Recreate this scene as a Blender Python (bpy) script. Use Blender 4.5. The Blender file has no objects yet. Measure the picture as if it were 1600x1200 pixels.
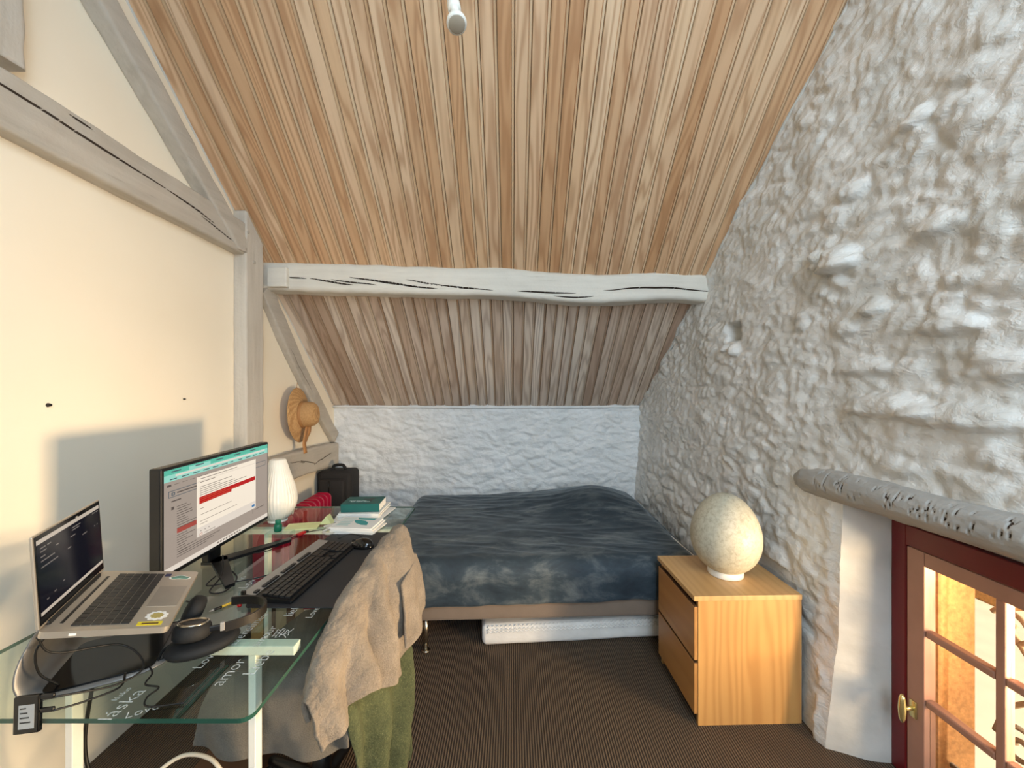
import bpy, bmesh, math, random
from mathutils import Vector, Matrix, noise
random.seed(7)
SC = bpy.context.scene
COL = SC.collection
R = math.radians

# ------------------------------------------------------------------ camera, world, sun, lamps, exposure
EYE = 1.446
cam_d = bpy.data.cameras.new('camera'); cam = bpy.data.objects.new('camera', cam_d); COL.objects.link(cam)
cam.location = (0, 0, EYE); cam.rotation_euler = (R(90), 0, 0)
cam_d.sensor_width = 36; cam_d.lens = 36 * 630 / 1600; cam_d.clip_start = 0.02; cam_d.clip_end = 200
SC.camera = cam

world = bpy.data.worlds.new('sky'); SC.world = world; world.use_nodes = True
wn = world.node_tree; wn.nodes.clear()
wo = wn.nodes.new('ShaderNodeOutputWorld'); wb = wn.nodes.new('ShaderNodeBackground')
ws = wn.nodes.new('ShaderNodeTexSky'); ws.sky_type = 'HOSEK_WILKIE'; ws.turbidity = 4
ws.sun_direction = Vector((0.03, -0.45, 0.89)).normalized()
wn.links.new(ws.outputs[0], wb.inputs[0]); wb.inputs[1].default_value = 0.6
wn.links.new(wb.outputs[0], wo.inputs[0])

def lamp(name, kind, loc, rot, energy, color, **kw):
    d = bpy.data.lights.new(name, kind); d.energy = energy; d.color = color
    for k, v in kw.items(): setattr(d, k, v)
    o = bpy.data.objects.new(name, d); COL.objects.link(o); o.location = loc
    o.rotation_euler = rot
    return o
def aim(o, target):
    o.rotation_euler = (Vector(target) - o.location).to_track_quat('-Z', 'Y').to_euler()
sun = lamp('sun', 'SUN', (0, 0, 8), (0, 0, 0), 4.5, (1.0, 0.90, 0.76), angle=R(1.0))
aim(sun, Vector((0, 0, 8)) + Vector((-0.03, 0.45, -0.89)))
# daylight that comes in low through the small glazed door on the right
door_light = lamp('door_daylight', 'AREA', (2.0, 0.50, 0.60), (0, 0, 0), 80, (1.0, 0.73, 0.45), shape='RECTANGLE', size=0.5, size_y=0.48, spread=R(105))
aim(door_light, (-1.2, 1.6, 1.35))
# daylight from the window and the skylight behind the camera
rear_light = lamp('rear_window_daylight', 'AREA', (0.5, -1.95, 1.75), (0, 0, 0), 45, (0.64, 0.82, 1.0), shape='RECTANGLE', size=1.5, size_y=1.3)
aim(rear_light, (0.2, 2.0, 1.5))
sky_light = lamp('skylight_daylight', 'AREA', (0.70, -0.95, 2.95), (0, 0, 0), 52, (0.68, 0.85, 1.0), shape='RECTANGLE', size=1.1, size_y=1.1)
aim(sky_light, (0.45, 1.8, 1.0))

SC.view_settings.view_transform = 'Standard'
try: SC.view_settings.look = 'None'
except Exception: pass
SC.view_settings.gamma = 1.0
SC.view_settings.use_curve_mapping = False
SC.view_settings.exposure = 0.08

# ------------------------------------------------------------------ helpers
def lin(c):
    c = c / 255.0
    return c / 12.92 if c <= 0.04045 else ((c + 0.055) / 1.055) ** 2.4
def rgb(r, g, b): return (lin(r), lin(g), lin(b), 1.0)

class NT:
    def __init__(self, name):
        self.m = bpy.data.materials.new(name); self.m.use_nodes = True
        self.t = self.m.node_tree; self.t.nodes.clear()
        self.out = self.n('ShaderNodeOutputMaterial'); self.b = self.n('ShaderNodeBsdfPrincipled')
        self.l(self.b.outputs[0], self.out.inputs[0])
    def n(self, t, **kw):
        x = self.t.nodes.new(t)
        for k, v in kw.items(): setattr(x, k, v)
        return x
    def l(self, a, b): self.t.links.new(a, b)
    def set(self, k, v): self.b.inputs[k].default_value = v
    def coords(self, kind='Object', scale=(1, 1, 1), rnd=False):
        tc = self.n('ShaderNodeTexCoord'); mp = self.n('ShaderNodeMapping')
        mp.inputs['Scale'].default_value = scale
        src = tc.outputs[kind]
        if rnd:
            oi = self.n('ShaderNodeObjectInfo'); ad = self.n('ShaderNodeVectorMath', operation='MULTIPLY_ADD')
            ad.inputs[0].default_value = (31, 17, 23)
            cx = self.n('ShaderNodeCombineXYZ')
            for i in range(3): self.l(oi.outputs['Random'], cx.inputs[i])
            self.l(cx.outputs[0], ad.inputs[1]); self.l(src, ad.inputs[2]); src = ad.outputs[0]
        self.l(src, mp.inputs[0]); return mp.outputs[0]
    def noise(self, vec, scale, detail=4, rough=0.5, dist=0.0):
        x = self.n('ShaderNodeTexNoise'); x.inputs['Scale'].default_value = scale
        x.inputs['Detail'].default_value = detail; x.inputs['Roughness'].default_value = rough
        x.inputs['Distortion'].default_value = dist
        if vec is not None: self.l(vec, x.inputs['Vector'])
        return x.outputs[0]
    def ramp(self, fac, stops):
        x = self.n('ShaderNodeValToRGB'); e = x.color_ramp.elements
        while len(e) < len(stops): e.new(0.5)
        for i, (p, c) in enumerate(stops): e[i].position = p; e[i].color = c
        self.l(fac, x.inputs[0]); return x.outputs[0]
    def mix(self, fac, a, b, mode='MIX'):
        x = self.n('ShaderNodeMix', data_type='RGBA', blend_type=mode)
        for s, v in ((0, fac), (6, a), (7, b)):
            if hasattr(v, 'links'): self.l(v, x.inputs[s])
            elif v is not None: x.inputs[s].default_value = v
        return x.outputs[2]
    def math(self, op, a, b=None, c=None):
        x = self.n('ShaderNodeMath', operation=op)
        for i, v in enumerate((a, b, c)):
            if v is None: continue
            if hasattr(v, 'links'): self.l(v, x.inputs[i])
            else: x.inputs[i].default_value = v
        return x.outputs[0]
    def bump(self, h, strength, dist=0.01):
        x = self.n('ShaderNodeBump'); x.inputs['Strength'].default_value = strength
        x.inputs['Distance'].default_value = dist
        self.l(h, x.inputs['Height']); self.l(x.outputs[0], self.b.inputs['Normal'])

def plain(name, c, rough=0.5, metal=0.0, var=0.06, vscale=12, bump=0.0, bscale=200, coat=0.0, sheen=0.0):
    t = NT(name); v = t.coords('Object')
    n = t.noise(v, vscale, 4)
    a = tuple(min(1, x * (1 - var)) for x in c[:3]) + (1,); b = tuple(min(1, x * (1 + var)) for x in c[:3]) + (1,)
    t.l(t.ramp(n, [(0.3, a), (0.7, b)]), t.b.inputs['Base Color'])
    t.set('Roughness', rough); t.set('Metallic', metal)
    if coat: t.set('Coat Weight', coat); t.set('Coat Roughness', 0.15)
    if sheen: t.set('Sheen Weight', sheen); t.set('Sheen Roughness', 0.4)
    if bump: t.bump(t.noise(v, bscale, 3), bump, 0.004)
    return t.m
def glow(name, c, s=1.0):
    t = NT(name); t.set('Base Color', (0.003, 0.003, 0.003, 1)); t.set('Roughness', 0.12)
    t.set('Emission Color', c); t.set('Emission Strength', s); t.set('Specular IOR Level', 0.08); return t.m

def link_mesh(name, me, mats, parent=None, smooth=False):
    o = bpy.data.objects.new(name, me); COL.objects.link(o)
    for m in (mats if isinstance(mats, (list, tuple)) else [mats]): me.materials.append(m)
    if smooth:
        for p in me.polygons: p.use_smooth = True
    if parent: o.parent = parent
    return o
def obj(name, bm, mats, parent=None, smooth=False, loc=None, rot=None):
    me = bpy.data.meshes.new(name); bmesh.ops.recalc_face_normals(bm, faces=bm.faces[:])
    bm.to_mesh(me); bm.free()
    o = link_mesh(name, me, mats, parent, smooth)
    if loc is not None: o.location = loc
    if rot is not None: o.rotation_euler = rot
    return o
def pyobj(name, verts, faces, mats, parent=None, smooth=True, midx=None):
    me = bpy.data.meshes.new(name); me.from_pydata([tuple(v) for v in verts], [], faces); me.update()
    o = link_mesh(name, me, mats, parent, smooth)
    if midx:
        for p, i in zip(me.polygons, midx): p.material_index = i
    return o
def tag(o, label=None, cat=None, group=None, kind=None):
    if label: o['label'] = label
    if cat: o['category'] = cat
    if group: o['group'] = group
    if kind: o['kind'] = kind
    return o
def thing(name, label, cat, loc=(0, 0, 0), rz=0.0, group=None, kind=None):
    o = bpy.data.objects.new(name, None); COL.objects.link(o); o.empty_display_size = 0.05
    o.location = loc; o.rotation_euler = (0, 0, rz)
    return tag(o, label, cat, group, kind)
def copy_tree(o, parent=None):
    c = o.copy(); COL.objects.link(c); c.parent = parent
    for ch in o.children: copy_tree(ch, c)
    return c
def box(bm, lo, hi, bev=0.0, seg=2, mat=None):
    m = Matrix.Translation([(a + b) / 2 for a, b in zip(lo, hi)]) @ Matrix.Diagonal([abs(b - a) for a, b in zip(lo, hi)] + [1])
    r = bmesh.ops.create_cube(bm, size=1.0, matrix=m)
    if bev:
        es = list({e for v in r['verts'] for e in v.link_edges})
        bmesh.ops.bevel(bm, geom=es, offset=bev, segments=seg, affect='EDGES', profile=0.5)
    return bm
def bx(lo, hi, bev=0.0, seg=2): return box(bmesh.new(), lo, hi, bev, seg)
def catmull(pts, n):
    P = [Vector(p) for p in pts]
    if len(P) == 2: return [P[0].lerp(P[1], i / n) for i in range(n + 1)]
    out = []; k = len(P) - 1
    for i in range(n + 1):
        t = i / n * k; j = min(int(t), k - 1); f = t - j
        p0 = P[j - 1] if j else P[0] * 2 - P[1]; p1 = P[j]; p2 = P[j + 1]
        p3 = P[j + 2] if j + 2 <= k else P[k] * 2 - P[k - 1]
        out.append(0.5 * (2 * p1 + (p2 - p0) * f + (2 * p0 - 5 * p1 + 4 * p2 - p3) * f * f + (3 * p1 - p0 - 3 * p2 + p3) * f ** 3))
    return out
def tube(bm, pts, r, n=8, samples=None, flat=1.0):
    path = catmull(pts, samples or max(6, 6 * (len(pts) - 1))); rings = []
    prev = None
    for i, p in enumerate(path):
        d = (path[min(i + 1, len(path) - 1)] - path[max(i - 1, 0)])
        d = d.normalized() if d.length > 1e-9 else Vector((0, 0, 1))
        if prev is None:
            a = d.orthogonal().normalized()
        else:
            a = (prev - d * prev.dot(d)).normalized()
        prev = a; b = d.cross(a)
        rr = r(i / (len(path) - 1)) if callable(r) else r
        rings.append([bm.verts.new(p + (a * math.cos(2 * math.pi * k / n) + b * math.sin(2 * math.pi * k / n) * flat) * rr) for k in range(n)])
    for i in range(len(rings) - 1):
        for k in range(n):
            bm.faces.new((rings[i][k], rings[i][(k + 1) % n], rings[i + 1][(k + 1) % n], rings[i + 1][k]))
    bm.faces.new(rings[0][::-1]); bm.faces.new(rings[-1]); return bm
def lathe(bm, prof, n=32, mtx=None, rib=None):
    rings = []
    for r, z in prof:
        ring = []
        for k in range(n):
            a = 2 * math.pi * k / n; rr = r * (1 + (rib(a, z) if rib else 0))
            p = Vector((rr * math.cos(a), rr * math.sin(a), z))
            ring.append(bm.verts.new(mtx @ p if mtx else p))
        rings.append(ring)
    for i in range(len(rings) - 1):
        for k in range(n):
            bm.faces.new((rings[i][k], rings[i][(k + 1) % n], rings[i + 1][(k + 1) % n], rings[i + 1][k]))
    bm.faces.new(rings[0][::-1]); bm.faces.new(rings[-1]); return bm
def extrude_poly(bm, pts, z0, z1, mtx=None):
    a = [bm.verts.new((mtx @ Vector((x, y, z0))) if mtx else (x, y, z0)) for x, y in pts]
    b = [bm.verts.new((mtx @ Vector((x, y, z1))) if mtx else (x, y, z1)) for x, y in pts]
    bm.faces.new(a[::-1]); bm.faces.new(b); n = len(pts)
    for i in range(n): bm.faces.new((a[i], a[(i + 1) % n], b[(i + 1) % n], b[i]))
    return bm
def rrect(x0, y0, x1, y1, r, n=5):
    out = []
    for cx, cy, a0 in ((x1 - r, y0 + r, -90), (x1 - r, y1 - r, 0), (x0 + r, y1 - r, 90), (x0 + r, y0 + r, 180)):
        for i in range(n + 1):
            a = R(a0 + 90 * i / n); out.append((cx + r * math.cos(a), cy + r * math.sin(a)))
    return out
def grid_faces(nu, nv, off=0):
    return [(off + i * nv + j, off + (i + 1) * nv + j, off + (i + 1) * nv + j + 1, off + i * nv + j + 1) for i in range(nu - 1) for j in range(nv - 1)]
def surf(ctrl, nu, nv):
    """bicubic Catmull-Rom surface through a grid of control points"""
    rows = [catmull(r, nv - 1) for r in ctrl]
    cols = [catmull([r[j] for r in rows], nu - 1) for j in range(nv)]
    return [[cols[j][i] for j in range(nv)] for i in range(nu)]
def cloth(name, ctrl, nu, nv, disp, thick, mats, parent=None):
    g = surf(ctrl, nu, nv); vs = []
    for i in range(nu):
        for j in range(nv):
            du = g[min(i + 1, nu - 1)][j] - g[max(i - 1, 0)][j]; dv = g[i][min(j + 1, nv - 1)] - g[i][max(j - 1, 0)]
            nn = du.cross(dv); nn = nn.normalized() if nn.length > 1e-9 else Vector((0, 0, 1))
            vs.append(g[i][j] + nn * disp(i / (nu - 1), j / (nv - 1), g[i][j]))
    o = pyobj(name, vs, grid_faces(nu, nv), mats, parent)
    md = o.modifiers.new('thickness', 'SOLIDIFY'); md.thickness = thick; md.offset = 0
    sb = o.modifiers.new('soft', 'SUBSURF'); sb.levels = 1; sb.render_levels = 1
    return o
def text(name, s, size, mat, parent, mtx, ext=0.0003):
    cu = bpy.data.curves.new(name, 'FONT'); cu.body = s; cu.size = size; cu.extrude = ext; cu.align_x = 'CENTER'; cu.align_y = 'CENTER'
    cu.resolution_u = 3; cu.offset = -0.013 * size
    tmp = bpy.data.objects.new(name + '_tmp', cu); COL.objects.link(tmp)
    dg = bpy.context.evaluated_depsgraph_get(); dg.update()
    me = bpy.data.meshes.new_from_object(tmp.evaluated_get(dg)); bpy.data.objects.remove(tmp)
    me.materials.clear()
    o = link_mesh(name, me, mat, parent); o.matrix_local = mtx
    return o
def quads(name, rects, parent, frame):
    """flat print: rects (x0,z0,x1,z1,material,layer); frame(x,z,layer)->point"""
    mats = []; vs = []; fs = []; mi = []
    for x0, z0, x1, z1, m, ly in rects:
        if m not in mats: mats.append(m)
        k = len(vs); vs += [frame(x0, z0, ly), frame(x1, z0, ly), frame(x1, z1, ly), frame(x0, z1, ly)]
        fs.append((k, k + 1, k + 2, k + 3)); mi.append(mats.index(m))
    return pyobj(name, vs, fs, mats, parent, False, mi)

# ------------------------------------------------------------------ materials
def wood(name, lights, dark, fx=60.0, warp=9.0, sx=9.0, sy=0.9, rough=0.55, grain=0.55, axis='y', stain=None, bumpv=0.15, rnd=True):
    """grain runs along the local axis; lights = list of colours picked per object"""
    t = NT(name)
    sc = {'y': (1, sy / sx, 1), 'z': (1, 1, sy / sx), 'x': (sy / sx, 1, 1)}[axis]
    v = t.coords('Object', sc, rnd)
    n1 = t.noise(v, sx, 2.0, 0.45)
    sep = t.n('ShaderNodeSeparateXYZ'); t.l(v, sep.inputs[0])
    cross = sep.outputs[{'y': 0, 'z': 0, 'x': 1}[axis]]
    ph = t.math('MULTIPLY_ADD', cross, fx, t.math('MULTIPLY', n1, warp * 6.283))
    w = t.math('MULTIPLY_ADD', t.math('SINE', ph), 0.5, 0.5)
    w = t.math('POWER', w, 1.6)
    fine = t.noise(t.coords('Object', tuple(a * (1 if a == 1 else 0.35) for a in sc), rnd), 160, 3, 0.6)
    g = t.math('MULTIPLY', t.math('MULTIPLY_ADD', fine, 0.25, t.math('MULTIPLY', w, 0.8)), grain)
    if len(lights) > 1:
        oi = t.n('ShaderNodeObjectInfo')
        base = t.ramp(oi.outputs['Random'], [(i / (len(lights) - 1), c) for i, c in enumerate(lights)])
    else:
        base = lights[0]
    col = t.mix(g, base, dark)
    blot = t.noise(t.coords('Object', sc, rnd), 3.0, 3)
    col = t.mix(t.math('MULTIPLY', t.math('SUBTRACT', blot, 0.4), 0.55), col, stain or dark)
    t.l(col, t.b.inputs['Base Color']); t.set('Roughness', rough)
    t.bump(g, bumpv, 0.003); return t.m

M = {}
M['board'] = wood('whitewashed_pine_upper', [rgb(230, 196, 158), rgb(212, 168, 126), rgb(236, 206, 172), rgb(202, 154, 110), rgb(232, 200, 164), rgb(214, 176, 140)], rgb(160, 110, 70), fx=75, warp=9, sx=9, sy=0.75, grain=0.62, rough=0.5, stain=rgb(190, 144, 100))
M['board_low'] = wood('whitewashed_pine_lower_light_greyed', [rgb(228, 212, 194), rgb(194, 168, 146), rgb(236, 224, 210), rgb(180, 152, 130), rgb(232, 218, 202), rgb(204, 182, 162)], rgb(146, 120, 100), fx=75, warp=9, sx=9, sy=0.75, grain=0.6, rough=0.55, stain=rgb(168, 140, 116))  # greyer copy of the upper boards, the light's cast put into the colour
M['bead_board'] = wood('pine_bead_upper', [rgb(226, 200, 166), rgb(206, 172, 134), rgb(222, 194, 160)], rgb(170, 128, 88), fx=30, warp=5, sx=9, sy=0.4, grain=0.5)  # bead faces have their own tone with weaker grain
M['bead_board_low'] = wood('pine_bead_lower_light_greyed', [rgb(210, 190, 166), rgb(176, 146, 120), rgb(214, 194, 172)], rgb(140, 110, 86), fx=30, warp=5, sx=9, sy=0.4, grain=0.5)  # lower beads greyed along with their boards, light put into the colour
M['oak'] = wood('oak_veneer', [rgb(206, 156, 94)], rgb(160, 104, 50), fx=150, warp=5, sx=7, sy=0.7, grain=0.42, axis='z', rnd=False, rough=0.42)
M['oak_top'] = wood('oak_veneer_top', [rgb(206, 164, 110)], rgb(170, 122, 72), fx=170, warp=3, sx=7, sy=0.6, grain=0.3, axis='y', rnd=True, rough=0.4)
M['oak_front_shaded'] = wood('oak_veneer_front_shaded', [rgb(186, 136, 80)], rgb(144, 94, 46), fx=150, warp=4, sx=7, sy=0.6, grain=0.38, axis='y', rnd=True, rough=0.42)  # drawer fronts: darker copy of the oak, their shade put into the colour
M['crackdark'] = plain('bare_crack_wood', rgb(58, 46, 36), 0.9)
M['boardback'] = plain('ceiling_backing', rgb(90, 66, 44), 0.9)

def beam_paint(name, a, b, axis):
    t = NT(name); sc = {'x': (0.06, 1, 1), 'y': (1, 0.06, 1), 'z': (1, 1, 0.06)}[axis]
    v = t.coords('Object', sc); n = t.noise(v, 26, 5, 0.6); n2 = t.noise(t.coords('Object'), 5, 3)
    c = t.mix(n2, t.ramp(n, [(0.3, a), (0.68, b)]), b)
    worn = t.noise(v, 55, 6, 0.75)
    c = t.mix(t.math('MULTIPLY', t.ramp(worn, [(0.62, (0, 0, 0, 1)), (0.72, (1, 1, 1, 1))]), 0.35), c, rgb(120, 106, 90))
    t.l(c, t.b.inputs['Base Color']); t.set('Roughness', 0.75)
    t.bump(t.math('ADD', n, t.noise(t.coords('Object'), 60, 3)), 0.35, 0.006); return t.m
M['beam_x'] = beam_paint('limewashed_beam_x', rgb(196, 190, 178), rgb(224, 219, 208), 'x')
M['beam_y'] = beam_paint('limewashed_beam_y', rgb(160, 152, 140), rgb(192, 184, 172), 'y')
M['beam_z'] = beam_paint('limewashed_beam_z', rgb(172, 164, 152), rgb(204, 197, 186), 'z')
M['lintel'] = beam_paint('grey_painted_log', rgb(140, 138, 134), rgb(176, 174, 170), 'y')

t = NT('painted_stone'); v = t.coords('Object')
n = t.noise(v, 5, 5, 0.6); c = t.ramp(n, [(0.3, rgb(204, 202, 196)), (0.7, rgb(230, 228, 224))])
t.l(c, t.b.inputs['Base Color']); t.set('Roughness', 0.42)
h1 = t.noise(v, 38, 5, 0.62, 0.6); h2 = t.noise(t.coords('Object', (1, 1, 2.2)), 16, 4, 0.55, 1.2)
t.bump(t.math('MULTIPLY_ADD', h2, 1.3, h1), 0.4, 0.012); M['stone'] = t.m
t = NT('painted_stone_white'); v = t.coords('Object')
n = t.noise(v, 5, 5, 0.6); c = t.ramp(n, [(0.3, rgb(226, 228, 227)), (0.7, rgb(242, 243, 243))])
t.l(c, t.b.inputs['Base Color']); t.set('Roughness', 0.5)
t.bump(t.math('MULTIPLY_ADD', t.noise(t.coords('Object', (1, 1, 2.0)), 16, 4, 0.55, 1.0), 1.2, t.noise(v, 40, 5, 0.6, 0.4)), 0.5, 0.012); M['stone_white'] = t.m
t = NT('smooth_reveal_plaster'); v = t.coords('Object'); n = t.noise(v, 7, 4)
t.l(t.ramp(n, [(0.3, rgb(190, 187, 180)), (0.7, rgb(205, 202, 196))]), t.b.inputs['Base Color']); t.set('Roughness', 0.6)
t.bump(t.noise(v, 18, 4), 0.35, 0.008); M['reveal'] = t.m
t = NT('cream_plaster'); v = t.coords('Object'); n = t.noise(v, 1.6, 4)
t.l(t.ramp(n, [(0.3, rgb(240, 229, 208)), (0.7, rgb(245, 235, 216))]), t.b.inputs['Base Color']); t.set('Roughness', 0.55)
t.bump(t.noise(v, 30, 3), 0.06, 0.004); M['plaster'] = t.m
# ribbed brown carpet
t = NT('ribbed_carpet'); v = t.coords('Object'); sep = t.n('ShaderNodeSeparateXYZ')
wob = t.noise(v, 14, 3); t.l(v, sep.inputs[0])
ph = t.math('MULTIPLY_ADD', sep.outputs[0], 2 * math.pi / 0.0105, t.math('MULTIPLY', wob, 1.6))
rib = t.math('MULTIPLY_ADD', t.math('SINE', ph), 0.5, 0.5)
fib = t.noise(t.coords('Object', (1, 0.5, 1)), 420, 3, 0.7); blot = t.noise(v, 3.5, 4, 0.6)
c = t.ramp(t.math('MULTIPLY_ADD', fib, 0.5, t.math('MULTIPLY', rib, 0.7)), [(0.2, rgb(36, 26, 19)), (0.55, rgb(76, 60, 46)), (0.95, rgb(124, 104, 82))])
c = t.mix(t.math('MULTIPLY', blot, 0.5), c, rgb(58, 44, 32))
t.l(c, t.b.inputs['Base Color']); t.set('Roughness', 0.95); t.bump(t.math('MULTIPLY_ADD', fib, 0.4, rib), 0.8, 0.004); M['carpet'] = t.m
# velvet bedspread
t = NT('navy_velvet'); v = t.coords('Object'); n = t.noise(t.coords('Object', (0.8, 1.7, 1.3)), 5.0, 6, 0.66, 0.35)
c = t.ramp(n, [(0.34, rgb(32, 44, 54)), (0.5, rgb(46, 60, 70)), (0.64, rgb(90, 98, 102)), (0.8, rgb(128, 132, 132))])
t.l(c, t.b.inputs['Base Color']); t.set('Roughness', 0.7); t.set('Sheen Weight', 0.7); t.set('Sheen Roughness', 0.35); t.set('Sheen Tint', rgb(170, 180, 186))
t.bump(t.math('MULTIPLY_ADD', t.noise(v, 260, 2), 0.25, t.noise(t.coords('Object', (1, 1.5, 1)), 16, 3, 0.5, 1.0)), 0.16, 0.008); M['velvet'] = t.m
def fleece(name, a, b, sc=230, fl=None):
    t = NT(name); v = t.coords('Object'); n = t.noise(v, sc, 4, 0.7); n2 = t.noise(v, 14, 4, 0.6)
    c = t.ramp(t.math('MULTIPLY_ADD', n, 0.6, t.math('MULTIPLY', n2, 0.45)), [(0.32, a), (0.72, b)])
    if fl: c = t.mix(t.ramp(t.noise(v, 330, 1), [(0.66, (0, 0, 0, 1)), (0.74, (1, 1, 1, 1))]), c, fl)
    t.l(c, t.b.inputs['Base Color']); t.set('Roughness', 0.95); t.set('Sheen Weight', 0.5); t.set('Sheen Roughness', 0.5); t.set('Sheen Tint', b)
    t.bump(t.math('MULTIPLY_ADD', n2, 0.8, n), 0.8, 0.006); return t.m
M['throw'] = fleece('beige_fleece', rgb(100, 89, 77), rgb(148, 135, 119))
M['green'] = fleece('green_wool', rgb(42, 48, 27), rgb(82, 87, 55), 150, rgb(116, 117, 84))
M['greycloth'] = fleece('grey_cloth', rgb(84, 80, 74), rgb(112, 106, 97), 300)
M['taupe'] = plain('taupe_bed_base_fabric', rgb(128, 112, 98), 0.9, bump=0.25, bscale=500, sheen=0.3)
M['quilt'] = plain('white_quilted_ticking', rgb(232, 228, 222), 0.85, bump=0.3, bscale=60)
M['chrome'] = plain('brushed_steel', rgb(200, 192, 176), 0.25, 1.0)
M['black'] = plain('black_plastic', rgb(13, 13, 14), 0.4)
M['blacksoft'] = plain('black_soft', rgb(17, 17, 18), 0.75, bump=0.15)
M['blackgloss'] = plain('black_gloss', rgb(10, 10, 11), 0.12)
M['mat'] = plain('charcoal_desk_mat', rgb(40, 41, 44), 0.6, bump=0.1, bscale=800)
M['key'] = plain('black_key', rgb(34, 33, 33), 0.4)
M['silver'] = plain('silver_plastic', rgb(168, 162, 154), 0.4, 0.35)
M['alu'] = plain('warm_silver_aluminium', rgb(186, 176, 162), 0.36, 0.6)
M['greymetal'] = plain('grey_metal_stand', rgb(126, 124, 122), 0.4, 0.55)
M['white'] = plain('white_lacquer', rgb(236, 232, 222), 0.35)
M['cable'] = plain('black_cable', rgb(16, 16, 16), 0.5)
M['cablewhite'] = plain('white_cable', rgb(208, 200, 184), 0.5)
M['red'] = plain('red_enamel', rgb(172, 24, 58), 0.35, coat=0.3)
M['darkbag'] = plain('black_canvas', rgb(34, 31, 30), 0.8, bump=0.3, bscale=90)
M['straw'] = None
t = NT('woven_straw'); v = t.coords('Object'); w = t.n('ShaderNodeTexWave'); w.inputs['Scale'].default_value = 60; w.inputs['Distortion'].default_value = 3
t.l(v, w.inputs[0]); n = t.noise(v, 90, 3)
t.l(t.ramp(t.math('MULTIPLY_ADD', n, 0.6, t.math('MULTIPLY', w.outputs[1], 0.4)), [(0.2, rgb(172, 128, 80)), (0.8, rgb(208, 166, 114))]), t.b.inputs['Base Color'])
t.set('Roughness', 0.8); t.bump(w.outputs[1], 0.4, 0.003); M['straw'] = t.m
M['ribbon'] = plain('tan_ribbon', rgb(176, 124, 72), 0.6)
M['hatband'] = plain('brown_hat_band', rgb(170, 122, 74), 0.7)
M['redpaint'] = plain('dark_red_paint', rgb(104, 16, 22), 0.4, var=0.08)
M['pinkpaint'] = plain('pinkish_brown_paint', rgb(170, 128, 110), 0.45, var=0.05)
M['brass'] = plain('pale_brass', rgb(226, 212, 150), 0.25, 0.85)
M['iron'] = plain('grey_wrought_iron', rgb(150, 138, 118), 0.6, 0.2)
M['ochre'] = plain('ochre_stucco', rgb(198, 146, 92), 0.95, var=0.2, vscale=60, bump=0.8, bscale=70)
M['terrace'] = plain('pale_terrace_stone', rgb(236, 226, 204), 0.9, var=0.06, vscale=8, bump=0.3, bscale=20)
M['teal'] = plain('teal_card', rgb(22, 92, 88), 0.5)
M['tealprint'] = plain('teal_print', rgb(70, 158, 156), 0.6)
M['palesea'] = plain('pale_teal_print', rgb(170, 206, 202), 0.6)
M['paper'] = plain('white_paper', rgb(236, 234, 228), 0.7, var=0.03)
M['paleprint'] = plain('white_print', rgb(214, 226, 222), 0.6)
M['note'] = plain('yellow_sticky_paper', rgb(226, 226, 164), 0.7)
M['greenp'] = plain('green_plastic', rgb(14, 112, 82), 0.3)
M['redp'] = plain('red_plastic', rgb(190, 26, 30), 0.35)
M['yellow'] = plain('yellow_plastic', rgb(226, 180, 50), 0.4)
M['yellowst'] = plain('yellow_sticker', rgb(228, 206, 40), 0.5)
M['greenst'] = plain('grey_green_sticker', rgb(96, 140, 124), 0.5)
M['bluest'] = plain('dark_blue_sticker', rgb(46, 48, 84), 0.5)
M['label'] = plain('grey_label', rgb(168, 166, 162), 0.5)
M['tan'] = plain('tan_cardboard', rgb(176, 136, 86), 0.8)
M['brown'] = plain('brown_card', rgb(88, 58, 34), 0.7)
M['beige'] = plain('beige_card', rgb(168, 150, 122), 0.8)
M['orange'] = plain('orange_red_card', rgb(196, 66, 26), 0.6)
M['redcard'] = plain('dark_red_card', rgb(150, 28, 24), 0.6)
t = NT('white_lettering'); t.set('Base Color', rgb(226, 230, 226)); t.set('Roughness', 0.6)
tr = t.n('ShaderNodeBsdfTransparent'); mx = t.n('ShaderNodeMixShader'); nn = t.noise(t.coords('Object'), 120, 2)
t.l(t.ramp(nn, [(0.3, (0.35, 0.35, 0.35, 1)), (0.7, (0.85, 0.85, 0.85, 1))]), mx.inputs[0]); t.l(tr.outputs[0], mx.inputs[1]); t.l(t.b.outputs[0], mx.inputs[2]); t.l(mx.outputs[0], t.out.inputs[0]); M['etch'] = t.m
t = NT('mottled_egg_glass'); v = t.coords('Object'); n = t.noise(v, 55, 5, 0.72, 0.5)
t.l(t.ramp(n, [(0.34, rgb(166, 158, 138)), (0.5, rgb(188, 182, 162)), (0.7, rgb(200, 196, 178))]), t.b.inputs['Base Color'])
t.set('Roughness', 0.5); t.set('Subsurface Weight', 0.15); t.set('Subsurface Radius', (0.03, 0.03, 0.02)); t.bump(n, 0.08, 0.003); M['egg'] = t.m
def thin_glass(name, tint, refl=0.08):
    t = NT(name); t.t.nodes.remove(t.b)
    tr = t.n('ShaderNodeBsdfTransparent'); tr.inputs[0].default_value = tint
    gl = t.n('ShaderNodeBsdfGlossy'); gl.inputs['Roughness'].default_value = 0.02
    fr = t.n('ShaderNodeFresnel'); fr.inputs[0].default_value = 1.45
    mx = t.n('ShaderNodeMixShader')
    ge = t.n('ShaderNodeNewGeometry')
    t.l(t.math('MULTIPLY', fr.outputs[0], t.math('SUBTRACT', 1.0, ge.outputs['Backfacing'])), mx.inputs[0])
    t.l(tr.outputs[0], mx.inputs[1]); t.l(gl.outputs[0], mx.inputs[2]); t.l(mx.outputs[0], t.out.inputs[0]); return t.m
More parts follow.
